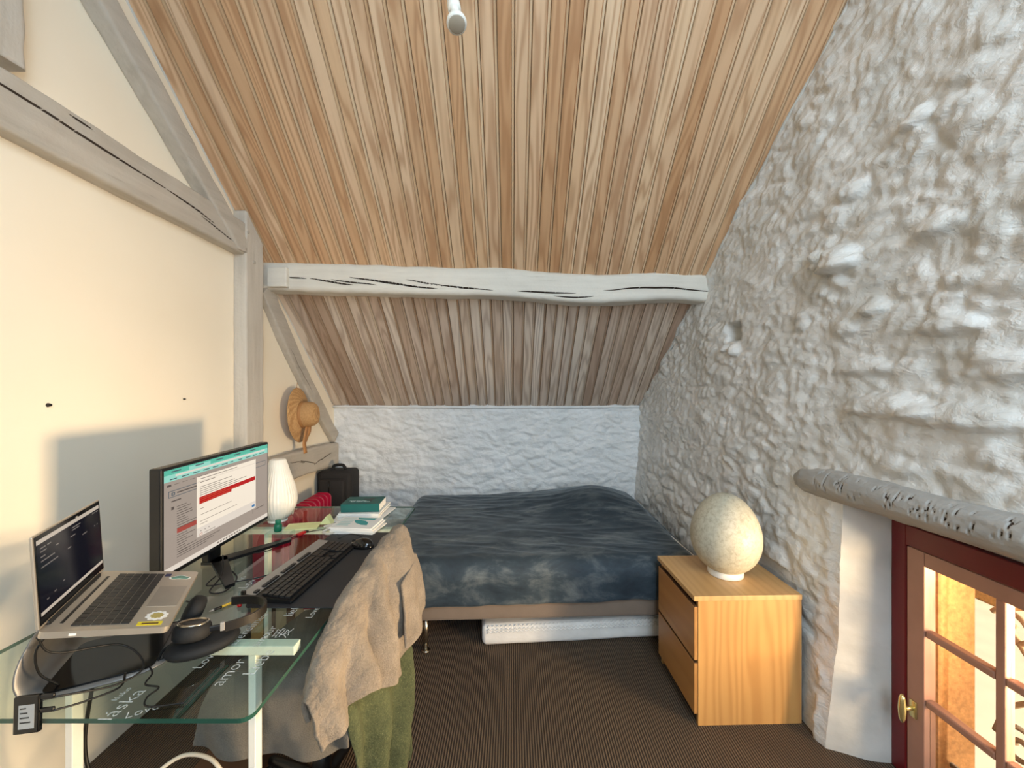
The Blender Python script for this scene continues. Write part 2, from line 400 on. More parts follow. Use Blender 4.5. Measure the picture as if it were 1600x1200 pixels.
M['pane'] = thin_glass('window_glass', (0.97, 0.97, 0.95, 1))
M['desk_glass'] = thin_glass('desk_glass', (0.86, 0.93, 0.90, 1))
M['glass_edge'] = plain('green_glass_edge', rgb(38, 74, 62), 0.12)
M['clear'] = thin_glass('clear_acrylic', (0.82, 0.9, 0.9, 1))

# ------------------------------------------------------------------ room shell
YB, HB, K = 3.65, 1.243, 0.92
XL = -1.61
def hc(y): return HB + K * (YB - y)
RIDGE = 0.30
def smooth(a, b, x):
    t = max(0.0, min(1.0, (x - a) / (b - a))); return t * t * (3 - 2 * t)

floor = tag(obj('floor', bx((-1.75, -2.3, -0.05), (1.62, 3.85, 0.0)), M['carpet']), kind='structure', label='dark brown ribbed carpet floor')
wl = tag(obj('wall_left', bx((XL - 0.12, -2.3, 0.0), (XL, 3.8, 4.5)), M['plaster']), kind='structure', label='cream plastered wall with timber framing')
wf = tag(obj('wall_front', bx((XL, -2.3, 0.0), (1.8, -2.15, 2.2)), M['plaster']), kind='structure')

# stone wall on the right: painted rubble, real relief
def X0(y, h): return 1.0985 + 0.084 * (YB - y) + 0.0495 * h
nz = noise.noise
def vor(y, h):
    d, _ = noise.voronoi(Vector((y, h, 3.7)))
    return d[0], d[1]
def lump(y, h, cy, chh, ry, rh, amp, under=0.35):
    dy = (y - cy) / ry; dh = (h - chh) / (rh if h > chh else rh * under)
    q = dy * dy + dh * dh
    return amp * math.sqrt(1 - q) if q < 1 else 0.0
LUMPS = [(1.66, 1.925, 0.095, 0.10, 0.075, 0.22), (1.78, 1.98, 0.03, 0.06, 0.03, 0.6), (1.62, 2.22, 0.06, 0.045, 0.03, 0.8), (1.44, 1.345, 0.17, 0.07, 0.05, 0.3), (1.22, 1.33, 0.16, 0.06, 0.04, 0.35),
         (2.33, 1.63, 0.04, 0.05, 0.04, 0.5), (2.41, 1.655, 0.03, 0.03, 0.03, 0.6), (1.38, 2.35, 0.05, 0.05, 0.035, 0.4), (1.5, 1.72, 0.05, 0.05, 0.03, 0.4), (1.62, 1.66, 0.06, 0.04, 0.02, 0.6),
         (1.85, 1.72, 0.05, 0.06, 0.02, 0.6), (1.25, 1.62, 0.09, 0.05, 0.03, 0.4), (1.12, 1.48, 0.1, 0.06, 0.03, 0.35), (1.3, 1.95, 0.08, 0.05, 0.03, 0.4), (1.55, 1.5, 0.12, 0.05, 0.025, 0.4)]
def relief(y, h):
    wy = y + 0.05 * nz(Vector((y * 4, h * 4, 1))); wh = h + 0.04 * nz(Vector((y * 4, h * 4, 9)))
    f1, f2 = vor(wy / 0.15, wh / 0.095)
    st = smooth(0.02, 0.42, f2 - f1) * (0.35 + 0.65 * smooth(-0.25, 0.3, nz(Vector((y * 2.1, h * 2.1, 5)))))
    d = 0.013 * st
    d += 0.020 * nz(Vector((wy * 2.3, wh * 3.2, 2))) + 0.010 * nz(Vector((wy * 6, wh * 9, 4)))
    led = 1 - abs(nz(Vector((wy * 5, wh * 13, 7)))); d += 0.012 * led * led * smooth(2.6, 1.0, y)
    d += 0.0065 * nz(Vector((wy * 17, wh * 21, 11))) + 0.0045 * nz(Vector((wy * 34, wh * 40, 13)))
    dab = 1 - abs(nz(Vector((wy * 20 + wh * 9, wh * 13 - wy * 5, 21)))); d += 0.006 * dab ** 3
    for (cy, chh, ry, rh, a, u) in LUMPS: d += lump(y, h, cy, chh, ry, rh, a, u)
    if 1.66 < y < 2.18 and h < 0.60: d = min(d, X0(y, h) - 1.248 - 0.02)
    # putlog hole
    dy = abs(y - 2.36) - 0.055; dh = abs(h - 1.75) - 0.042
    d -= 0.10 * smooth(0.018, -0.012, max(dy, dh))
    return d
OY0, OY1, OH = 0.28, 1.60, 0.985
ys = [-2.15 + i * (OY0 + 2.15) / 40 for i in range(41)] + [OY0 + (OY1 - OY0) * i / 130 for i in range(1, 131)] + [OY1 + (YB + 0.06 - OY1) * i / 210 for i in range(1, 211)]
NH1, NH2 = 100, 240
hs_n = NH1 + NH2 + 1
def hcr(y): return min(hc(y), hc(RIDGE) - 0.9 * (RIDGE - y)) + 0.03
verts = []; keep = {}
for i, y in enumerate(ys):
    top = hcr(y)
    for j in range(hs_n):
        h = OH * j / NH1 if j <= NH1 else OH + (top - OH) * (j - NH1) / NH2
        edge = 1.0
        if y < OY1 + 0.06 and h < OH + 0.05 and y > OY0 - 0.06:
            e = max(OY0 - y, y - OY1, h - OH, 0.0); edge = 0.3 + 0.7 * smooth(0, 0.06, e)
        d = relief(y, h) * edge
        if h < 0.02: d = max(d, -0.01)
        # the wall swells towards its foot beside the door
        d += 0.02 * smooth(0.5, 0.0, h)
        verts.append((X0(y, h) - d, y, h))
faces = []
for i in range(len(ys) - 1):
    for j in range(hs_n - 1):
        if ys[i] >= OY0 - 1e-6 and ys[i + 1] <= OY1 + 1e-6 and j < NH1: continue
        a = i * hs_n + j; faces.append((a, a + hs_n, a + hs_n + 1, a + 1))
wr = tag(pyobj('wall_right', verts, faces, M['stone']), kind='structure', label='thickly painted white rubble stone wall')
# splayed reveals of the opening
XW = 1.462
iy1 = ys.index(min(ys, key=lambda q: abs(q - OY1))); iy0 = ys.index(min(ys, key=lambda q: abs(q - OY0)))
def reveal(rows, name):
    nu, nv = len(rows), len(rows[0]); vs = [p for r in rows for p in r]
    return tag(pyobj(name, vs, grid_faces(nu, nv), M['reveal'], wr))
def rv(p, tgt, n, seed):
    out = []
    p = Vector(p); tgt = Vector(tgt)
    for k in range(n + 1):
        f = k / n; q = p.lerp(tgt, f); w = math.sin(math.pi * f)
        a = 0.010 * nz(Vector((q.x * 9, q.z * 9, seed))) * w; out.append((q, a))
    return out
rows = []
for j in range(NH1 + 1):
    p = verts[iy1 * hs_n + j]; rows.append([q + Vector((0, -a - 0.012 * math.sin(math.pi * k / 14), 0)) for k, (q, a) in enumerate(rv(p, (XW + 0.01, 1.535, p[2]), 14, 3))])
reveal(rows, 'reveal')
rows = []
for j in range(NH1 + 1):
    p = verts[iy0 * hs_n + j]; rows.append([q + Vector((0, a, 0)) for q, a in rv(p, (XW + 0.01, 0.30, p[2]), 8, 4)])
reveal(rows, 'reveal')
rows = []
for i in range(iy0, iy1 + 1):
    p = verts[i * hs_n + NH1]; rows.append([q + Vector((0, 0, -a)) for q, a in rv(p, (XW + 0.01, p[1], 0.93), 8, 5)])
reveal(rows, 'reveal')

# low stone wall at the back
nx, nh = 300, 150; verts = []
for i in range(nx + 1):
    x = XL - 0.02 + (1.30 - XL + 0.02) * i / nx
    for j in range(nh + 1):
        h = (HB + 0.05) * j / nh
        wy = x + 0.05 * nz(Vector((x * 4, h * 4, 31))); wh = h + 0.04 * nz(Vector((x * 4, h * 4, 39)))
        f1, f2 = vor(wy / 0.17 + 40, wh / 0.10)
        d = 0.012 * smooth(0.03, 0.4, f2 - f1) * (0.4 + 0.6 * smooth(-0.2, 0.3, nz(Vector((x * 2, h * 2, 45)))))
        d += 0.014 * nz(Vector((wy * 3, wh * 4, 32))) + 0.010 * nz(Vector((wy * 7, wh * 12, 34))) + 0.006 * nz(Vector((wy * 16, wh * 24, 36))) + 0.003 * nz(Vector((wy * 34, wh * 44, 38)))
        led = 1 - abs(nz(Vector((wy * 5, wh * 14, 47)))); d += 0.008 * led * led
        verts.append((x, YB - d, h))
tag(pyobj('wall_back', verts, [f[::-1] for f in grid_faces(nx + 1, nh + 1)], M['stone_white']), kind='structure', label='low white painted stone wall behind the bed')

# boarded slope of the ceiling: every board is a piece
TH = math.pi - math.atan(K); SL = math.sqrt(1 + K * K)
ce = bpy.data.objects.new('ceiling', None)
bm = bmesh.new()
extrude_poly(bm, [(3.86, hc(3.86) + 0.04), (RIDGE, hc(RIDGE) + 0.04), (RIDGE, hc(RIDGE) + 0.14), (3.86, hc(3.86) + 0.14)], XL - 0.1, 1.62, Matrix(((0, 0, 1, 0), (1, 0, 0, 0), (0, 1, 0, 0), (0, 0, 0, 1))))
ce = tag(obj('ceiling', bm, M['boardback']), kind='structure', label='steep boarded attic ceiling of whitewashed pine')
W = 0.0772
def board_mesh(name, length, nseg):
    w = W / 2 - 0.0009; prof = [(-w, -0.012), (-w + 0.0002, -0.006), (-w + 0.003, 0.0), (w - 0.0160, 0.0), (w - 0.0138, -0.0055), (w - 0.0116, 0.0), (w - 0.003, 0.0), (w - 0.0002, -0.006), (w, -0.012)]; bead = (5, 6)
    vs = []; fs = []; n = len(prof)
    for k in range(nseg + 1):
        for x, z in prof: vs.append((x, length * k / nseg, z))
    for k in range(nseg):
        for i in range(n - 1): fs.append((k * n + i, k * n + i + 1, (k + 1) * n + i + 1, (k + 1) * n + i))
    fs.append(tuple(range(n))); fs.append(tuple(range(nseg * n + n - 1, nseg * n - 1, -1)))
    me = bpy.data.meshes.new(name); me.from_pydata(vs, [], fs); me.update()
    for k in range(nseg):
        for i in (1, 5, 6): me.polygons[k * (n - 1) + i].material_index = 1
    return me
YM = 2.70
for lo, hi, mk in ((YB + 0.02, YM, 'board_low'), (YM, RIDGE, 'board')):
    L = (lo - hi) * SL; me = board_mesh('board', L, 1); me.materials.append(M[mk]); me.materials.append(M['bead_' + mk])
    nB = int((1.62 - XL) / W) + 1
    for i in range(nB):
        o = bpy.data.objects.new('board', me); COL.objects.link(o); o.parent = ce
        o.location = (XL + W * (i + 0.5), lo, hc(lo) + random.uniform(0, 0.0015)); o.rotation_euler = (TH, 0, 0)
# far slope above and behind the camera
bm = bmesh.new()
extrude_poly(bm, [(RIDGE, hc(RIDGE)), (-2.35, hc(RIDGE) - 0.9 * (RIDGE + 2.35)), (-2.35, hc(RIDGE) - 0.9 * (RIDGE + 2.35) + 0.1), (RIDGE, hc(RIDGE) + 0.1)], XL - 0.1, 1.62, Matrix(((0, 0, 1, 0), (1, 0, 0, 0), (0, 1, 0, 0), (0, 0, 0, 1))))
tag(obj('ceiling_rear', bm, M['plaster']), kind='structure')
# bead of plaster between boards and stone
bm = bmesh.new()
pts = []
for k in range(40):
    y = YB - 0.02 - k * (YB - 0.5) / 39; pts.append((X0(y, hc(y)) - relief(y, hc(y) - 0.01) + 0.004 + 0.002 * math.sin(k * 2.1), y, hc(y) - 0.004))
tube(bm, pts, 0.011, 6)
tag(obj('trim_1', bm, M['reveal'], smooth=True), kind='structure')
bm = bmesh.new()
tube(bm, [(XL - 0.002, YB - 0.03, hc(YB - 0.03) - 0.003), (XL - 0.002, RIDGE, hc(RIDGE) - 0.003)], 0.008, 6, 30)
tag(obj('trim_2', bm, M['reveal'], smooth=True), kind='structure')
bm = bmesh.new()
tube(bm, [(XL, YB - 0.02, HB - 0.0), (0, YB - 0.022, HB - 0.006), (1.2, YB - 0.02, HB - 0.0)], 0.012, 6, 40)
tag(obj('trim_3', bm, M['stone_white'], smooth=True), kind='structure')

# ------------------------------------------------------------------ old timbers
def timber(name, label, p0, p1, w, h, up, mat, seed=0, rough=0.004, cracks=(), bow=None, nu=72, nv=160, rad=0.012, shear=None, cat='beam'):
    p0 = Vector(p0); p1 = Vector(p1); ax = p1 - p0; d = ax.normalized()
    upv = Vector(up); side = d.cross(upv).normalized(); upv = side.cross(d).normalized()
    P = 2 * (w + h)
    def per(u):
        q = (u % 1.0) * P
        if q < w: a, b, n = -w / 2 + q, -h / 2, (0, -1)
        elif q < w + h: a, b, n = w / 2, -h / 2 + q - w, (1, 0)
        elif q < 2 * w + h: a, b, n = w / 2 - (q - w - h), h / 2, (0, 1)
        else: a, b, n = -w / 2, h / 2 - (q - 2 * w - h), (-1, 0)
        ca = max(-w / 2 + rad, min(w / 2 - rad, a)); cb = max(-h / 2 + rad, min(h / 2 - rad, b))
        v = Vector((a - ca, b - cb, 0))
        if v.length > 1e-9: v = v.normalized(); return ca + v.x * rad, cb + v.y * rad, v.x, v.y
        return a, b, n[0], n[1]
    def upos(face, f):
        return {'down': f * w, 'side': w + f * h, 'up': w + h + (1 - f) * w, 'back': 2 * w + h + f * h}[face] / P
    vs = []; crk = {}
    for k in range(nv + 1):
        t = k / nv; c = p0 + ax * t
        da, db, s = bow(t) if bow else (0, 0, 1)
        sh = {}
        for ci, (face, t0, f0, t1, f1, cw, dep) in enumerate(cracks):
            if t0 < t < t1:
                q = (t - t0) / (t1 - t0); env = math.sin(math.pi * q) ** 0.6
                uc = upos(face, f0 + (f1 - f0) * q) * nu + 0.008 / P * nu * nz(Vector((t * 14, ci, seed)))
                i0 = int(round(uc)); hw = max(0.12, cw * env / P * nu * 0.8)
                sh[(i0 - 1) % nu] = (uc - hw, 0.0); sh[i0 % nu] = (uc, dep * env); sh[(i0 + 1) % nu] = (uc + hw, 0.0)
                crk[(k, i0 % nu)] = 1
        for i in range(nu):
            uu, dp = sh.get(i, (i, 0.0))
            a, b, na, nb = per(uu / nu)
            g = c + side * a * 1.0 + upv * b
            e = rough * (1.6 * nz(Vector((g.x * 3, g.y * 3, g.z * 3 + seed))) + 0.9 * nz(Vector((g.x * 11, g.y * 11, g.z * 11 + seed)))) - dp
            off = shear(c, a, b) if shear else 0
            vs.append(c + side * (a * s + na * e + da) + upv * (b * s + nb * e + db) + d * off)
    fs = []; mi = []
    for k in range(nv):
        for i in range(nu):
            i2 = (i + 1) % nu
            A, B, C_, D_ = k * nu + i, k * nu + i2, (k + 1) * nu + i2, (k + 1) * nu + i
            m = 1 if ((k, i) in crk and (k + 1, i) in crk) or ((k, i2) in crk and (k + 1, i2) in crk) or ((k, i) in crk and (k + 1, i2) in crk) or ((k, i2) in crk and (k + 1, i) in crk) else 0
            if (k, i2) in crk and (k + 1, i) in crk: fs += [(A, B, D_), (B, C_, D_)]; mi += [m, m]
            else: fs.append((A, B, C_, D_)); mi.append(m)
    fs.append(tuple(range(nu))[::-1]); mi.append(0); fs.append(tuple(range(nv * nu, nv * nu + nu))); mi.append(0)
    o = pyobj(name, vs, fs, [mat, M['crackdark']], None, True, mi)
    for f in o.data.polygons[-2:]: f.use_smooth = False
    return tag(o, label, cat) if label else o

# post standing against the left wall, top cut to the slope
def post_cut(c, a, b):
    return 0
post = timber('timber_post', 'square pale grey timber post standing on the cream wall', (XL + 0.037, 2.41, 0.0), (XL + 0.037, 2.41, 2.46), 0.076, 0.16, (0, -1, 0), M['beam_z'], 3, 0.003,
              nu=60, nv=160, rad=0.006)
for v in post.data.vertices:
    lim = hc(v.co.y) - 0.012
    if v.co.z > lim - 0.12: v.co.z = min(v.co.z, lim)
for (yy, zz, rr) in ((2.345, 2.33, 0.011), (2.40, 2.17, 0.011)):
    bm = bmesh.new(); bmesh.ops.create_cone(bm, cap_ends=True, segments=10, radius1=rr, radius2=rr * 0.9, depth=0.008, matrix=Matrix.Translation((XL + 0.0765, yy, zz)) @ Matrix.Rotation(R(90), 4, 'Y'))
    p = obj('peg', bm, M['beam_y'], post)
def tie_bow(t): return 0, 0.012 * math.sin(t * 3.0), 1
timber('tie_beam', 'long horizontal grey beam across the cream wall with a dark split', (XL + 0.03, -1.0, 2.345), (XL + 0.03, 2.335, 2.285), 0.07, 0.185, (0, 0, 1), M['beam_y'], 5, 0.004,
       cracks=[('side', 0.60, 0.72, 0.86, 0.58, 0.006, 0.03), ('side', 0.84, 0.6, 0.93, 0.42, 0.006, 0.03), ('side', 0.90, 0.42, 0.985, 0.18, 0.005, 0.025), ('side', 0.72, 0.9, 0.745, 0.86, 0.005, 0.012)], bow=tie_bow, nu=150, nv=640)
# principal rafter on the wall, following the slope
def on_slope(y, off): return (XL + 0.03, y - off * K / SL * 0, hc(y) - off)
raf = timber('wall_rafter', 'sloping grey rafter above the tie beam, beside the ceiling boards', (XL + 0.036, 2.36, hc(2.36) - 0.235), (XL + 0.036, 0.6, hc(0.6) - 0.325), 0.075, 0.100, (0, 1, 0.3), M['beam_y'], 8, 0.004,
       cracks=[('side', 0.2, 0.6, 0.5, 0.5, 0.002, 0.006)], nv=180)
for v in raf.data.vertices: v.co.y = min(v.co.y, 2.328); v.co.z = max(v.co.z, 2.205)
timber('king_post', 'short upright grey timber at the top left corner of the photo', (XL + 0.03, 1.21, 2.44), (XL + 0.03, 1.19, 3.3), 0.07, 0.15, (0, -1, 0), M['beam_z'], 12, 0.005, nv=60)
# purlin across the room
def pur_bow(t):
    return (0.012 * math.sin(t * 5), -0.018 * t - 0.022 * math.exp(-((t - 0.70) / 0.10) ** 2) + 0.018 * math.exp(-((t - 0.88) / 0.1) ** 2) + 0.008 * math.exp(-((t - 0.5) / 0.06) ** 2), 1)
timber('purlin_beam', 'whitewashed horizontal beam crossing the boarded ceiling, split lengthwise', (XL + 0.0, 2.66, hc(2.56) - 0.105), (1.37, 2.72, hc(2.64) - 0.085), 0.16, 0.185, (0, 0, 1), M['beam_x'], 15, 0.006,
       cracks=[('side', 0.055, 0.46, 0.10, 0.42, 0.006, 0.03), ('side', 0.105, 0.42, 0.20, 0.26, 0.0075, 0.035), ('side', 0.15, 0.42, 0.25, 0.26, 0.006, 0.03), ('side', 0.19, 0.52, 0.33, 0.24, 0.0075, 0.04), ('side', 0.26, 0.40, 0.38, 0.18, 0.0075, 0.035), ('side', 0.31, 0.46, 0.46, 0.20, 0.0075, 0.04),
               ('side', 0.36, 0.38, 0.50, 0.16, 0.006, 0.03), ('side', 0.55, 0.20, 0.68, 0.30, 0.0075, 0.03), ('side', 0.74, 0.44, 0.99, 0.36, 0.0075, 0.04), ('side', 0.63, 0.14, 0.72, 0.22, 0.006, 0.02)], bow=pur_bow, nu=190, nv=640, rad=0.03)
# lap piece nailed on the beam next to the post
bm = bx((XL + 0.06, 2.545, hc(2.56) - 0.185), (XL + 0.185, 2.60, hc(2.56) - 0.06), 0.008)
tag(obj('joint_block', bm, M['beam_x'], smooth=False), 'small whitewashed block at the beam end next to the post', 'block')
# lower rafter, bent, behind the straw hat
def low_bow(t): return (0, -0.035 * math.sin(math.pi * t), 1)
timber('lower_rafter', 'bent sloping grey timber behind the straw hat', (XL + 0.022, 2.58, 2.06), (XL + 0.022, 3.60, 0.97), 0.05, 0.12, (0, 0.75, 0.66), M['beam_y'], 19, 0.004, cracks=[('side', 0.3, 0.3, 0.6, 0.5, 0.002, 0.008)], bow=low_bow, nv=120)
timber('rafter_brace', 'short thin grey brace under the beam end', (XL + 0.018, 2.66, 2.08), (XL + 0.018, 2.86, 1.66), 0.04, 0.055, (0, 0.9, 0.4), M['beam_y'], 22, 0.003, nv=60)
def plate_bow(t): return (0, 0.012 * math.sin(t * 4), 1)
timber('wall_plate', 'rough grey horizontal beam end below the straw hat', (XL + 0.03, 2.47, 0.862), (XL + 0.03, 3.585, 0.835), 0.075, 0.20, (0, 0, 1), M['beam_y'], 25, 0.006,
       cracks=[('side', 0.42, 0.62, 0.62, 0.36, 0.004, 0.03), ('side', 0.60, 0.32, 0.88, 0.62, 0.005, 0.035), ('side', 0.30, 0.66, 0.48, 0.52, 0.003, 0.02)], bow=plate_bow, nu=150, nv=300, rad=0.02)
bm = bx((XL, 2.5, 0.742), (XL + 0.012, 3.5, 0.752), 0.003)
tag(obj('trim_4', bm, M['plaster']), kind='structure')

# wall plugs
for (yy, zz, lb, r) in ((1.399, 1.373, 'black wall plug with screw high above the laptop', 0.008), (1.977, 1.372, 'tiny black wall plug near the timber post', 0.005)):
    bm = bmesh.new(); bmesh.ops.create_cone(bm, cap_ends=True, segments=12, radius1=r, radius2=r * 0.6, depth=0.012, matrix=Matrix.Translation((XL + 0.004, yy, zz)) @ Matrix.Rotation(R(90), 4, 'Y'))
    tag(obj('wall_plug', bm, M['black']), lb, 'screw')

# lintel log over the door, tool marks cut in
marks = []
random.seed(11)
for k in range(85):
    t0 = random.uniform(0.08, 0.5); marks.append((t0, random.uniform(-0.3, 1.25), random.uniform(0.010, 0.03)))
bm_l = []; NU, NV = 64, 700; vs = []; fs = []; mi = []; ck = set()
for k in range(NV + 1):
    t = k / NV; y = 1.845 + (0.1 - 1.845) * t
    c = Vector((1.338 - 0.012 * math.sin(t * 6), y, 1.017 + 0.07 * t + 0.006 * math.sin(t * 9)))
    r = 0.062 * (0.80 + 0.20 * smooth(0, 0.03, t)) + 0.004 * math.sin(t * 13)
    for i in range(NU):
        a = 2 * math.pi * i / NU
        n = Vector((-math.cos(a), 0, math.sin(a)))
        e = 0.004 * nz(Vector((y * 6, n.x * 2, n.z * 2))) + 0.0025 * nz(Vector((y * 25, n.x * 5, n.z * 5)))
        ang = a if a < math.pi else a - 2 * math.pi
        for (t0, a0, ln) in marks:
            if abs(t - t0) < 0.0022 and abs(ang - a0 * 0.8) < ln * 6:
                e -= 0.0045; ck.add((k, i))
        vs.append(c + n * (r + e))
for k in range(NV):
    for i in range(NU):
        i2 = (i + 1) % NU; fs.append((k * NU + i, (k + 1) * NU + i, (k + 1) * NU + i2, k * NU + i2))
        mi.append(1 if (k, i) in ck and (k, i2) in ck else 0)
fs.append(tuple(range(NU))); mi.append(0)
tag(pyobj('lintel_log', vs, fs, [M['lintel'], M['crackdark']], None, True, mi), 'round grey painted log lintel with axe marks above the red door frame', 'lintel')

# ------------------------------------------------------------------ small glazed door on the right
XS = 1.446
win = thing('window_1', 'low glazed double door with dark red frame and pinkish sashes', None, (XS, 0, 0), 0, kind='structure')
def wx(lo, hi, bev=0.003): return bx(lo, hi, bev)
FY0, FY1, FH = 0.30, 1.537, 0.930
for lo, hi in (((0.0, 1.482, 0.0), (0.07, 1.537, FH)), ((0.0, 0.30, 0.0), (0.07, 0.355, FH)), ((0.0, 0.355, 0.857), (0.07, 1.482, FH)), ((0.0, 0.355, 0.0), (0.07, 1.482, 0.02))):
    obj('frame', wx(lo, hi), M['redpaint'], win)
def sash(ya, yb, hand):
    """ya > yb; hinged leaf with two columns and four rows of panes"""
    st = 0.062; bars = []
    s = bmesh.new()
    for lo, hi in (((0.004, ya - st, 0.022), (0.046, ya, 0.853)), ((0.004, yb, 0.022), (0.046, yb + st, 0.853)), ((0.004, yb + st, 0.802), (0.046, ya - st, 0.853)), ((0.004, yb + st, 0.022), (0.046, ya - st, 0.075))):
        box(s, lo, hi, 0.003)
    so = obj('sash', s, M['pinkpaint'], win)
    ym = (ya + yb) / 2
    b = bx((0.008, ym - 0.013, 0.075), (0.040, ym + 0.013, 0.802), 0.005); obj('glazing_bar', b, M['pinkpaint'], so)
    rows = [0.802, 0.566, 0.322, 0.075]
    for h in rows[1:3]:
        for (a, c) in ((ya - st, ym + 0.013), (ym - 0.013, yb + st)):
            obj('glazing_bar', bx((0.008, c, h - 0.012), (0.040, a, h + 0.012), 0.005), M['pinkpaint'], so)
    for r in range(3):
        for (a, c) in ((ya - st, ym + 0.013), (ym - 0.013, yb + st)):
            obj('pane', bx((0.024, c, rows[r + 1]), (0.027, a, rows[r])), M['pane'], so)
    if hand:
        hb = bmesh.new(); box(hb, (-0.004, ya - 0.040, 0.245), (0.004, ya - 0.016, 0.305), 0.002)
        box(hb, (-0.035, ya - 0.034, 0.271), (-0.002, ya - 0.022, 0.285), 0.004)
        lathe(hb, [(0.004, -0.05), (0.010, -0.035), (0.0125, 0.0), (0.010, 0.035), (0.004, 0.05)], 12, Matrix.Translation((-0.040, ya - 0.028, 0.278)))
        obj('handle', hb, M['brass'], so, True)
sash(1.481, 0.922, True); sash(0.915, 0.356, False)

# outside: thick ochre wall, terrace, far pillar, iron grille
bm = bmesh.new(); box(bm, (1.56, 1.475, -0.05), (1.70, 1.80, 2.3), 0.01)
tag(obj('wall_outside', bm, M['ochre']), kind='structure', label='ochre stucco reveal outside the door')
tag(obj('ground_terrace', bx((1.55, -3, -0.12), (9, 9, -0.03)), M['terrace']), kind='structure', label='bright sunlit terrace paving')
tag(obj('wall_terrace', bx((3.20, 2.62, -0.05), (6.5, 2.9, 2.4), 0.02), M['ochre']), kind='structure', label='ochre wall across the terrace')
gr = thing('window_grille', 'curled wrought iron grille outside the door panes', 'grille', (1.60, 1.0, 0.0))
def spiral(cy, cz, r0, r1, a0, turns, n=26):
    return [(0, cy + (r0 + (r1 - r0) * i / n) * math.cos(a0 + turns * 2 * math.pi * i / n), cz + (r0 + (r1 - r0) * i / n) * math.sin(a0 + turns * 2 * math.pi * i / n)) for i in range(n + 1)]
for yy in (0.27, -0.10, -0.5):
    obj('scroll', tube(bmesh.new(), spiral(yy, 0.30, 0.012, 0.065, 0, 1.4), 0.008, 8, 80), M['iron'], gr, True)
    obj('scroll', tube(bmesh.new(), spiral(yy + 0.02, 0.66, 0.012, 0.06, 2.4, -1.3), 0.008, 8, 80), M['iron'], gr, True)
    obj('bar', tube(bmesh.new(), [(0, yy + 0.05, 0.80), (0, yy + 0.02, 0.66), (0, yy - 0.06, 0.52), (0, yy + 0.03, 0.40), (0, yy + 0.065, 0.30)], 0.008, 8, 40), M['iron'], gr, True)
for zz in (0.06, 0.92):
    obj('rail', bx((-0.006, -0.7, zz - 0.008), (0.006, 0.47, zz + 0.008), 0.002), M['iron'], gr)

# ------------------------------------------------------------------ bed
BRZ = R(2.3)
bed = thing('bed', 'divan bed with taupe fabric base on steel legs, along the back wall', 'bed', (-0.72, 2.115, 0), BRZ)
BL, BW = 1.80, 1.37
def soft_box(name, lo, hi, r, mat, parent, amp=0.003, sc=5, sub=14):
    bm = bx(lo, hi, r, 4); o = obj(name, bm, mat, parent, True); return o
soft_box('base', (0, 0.01, 0.185), (BL, BW, 0.315), 0.02, M['taupe'], bed)
soft_box('mattress', (0.015, 0.03, 0.318), (BL - 0.01, BW - 0.01, 0.475), 0.05, M['quilt'], bed)
for (x, y) in ((0.255, 0.06), (BL - 0.24, 0.06), (0.24, BW - 0.1), (BL - 0.24, BW - 0.1)):
    lg = obj('leg', lathe(bmesh.new(), [(0.014, 0.008), (0.0145, 0.10), (0.0145, 0.185)], 20), M['chrome'], bed, True, (x, y, 0))
    obj('foot', lathe(bmesh.new(), [(0.024, 0.0), (0.025, 0.004), (0.022, 0.009), (0.015, 0.012)], 20), M['chrome'], lg, True)
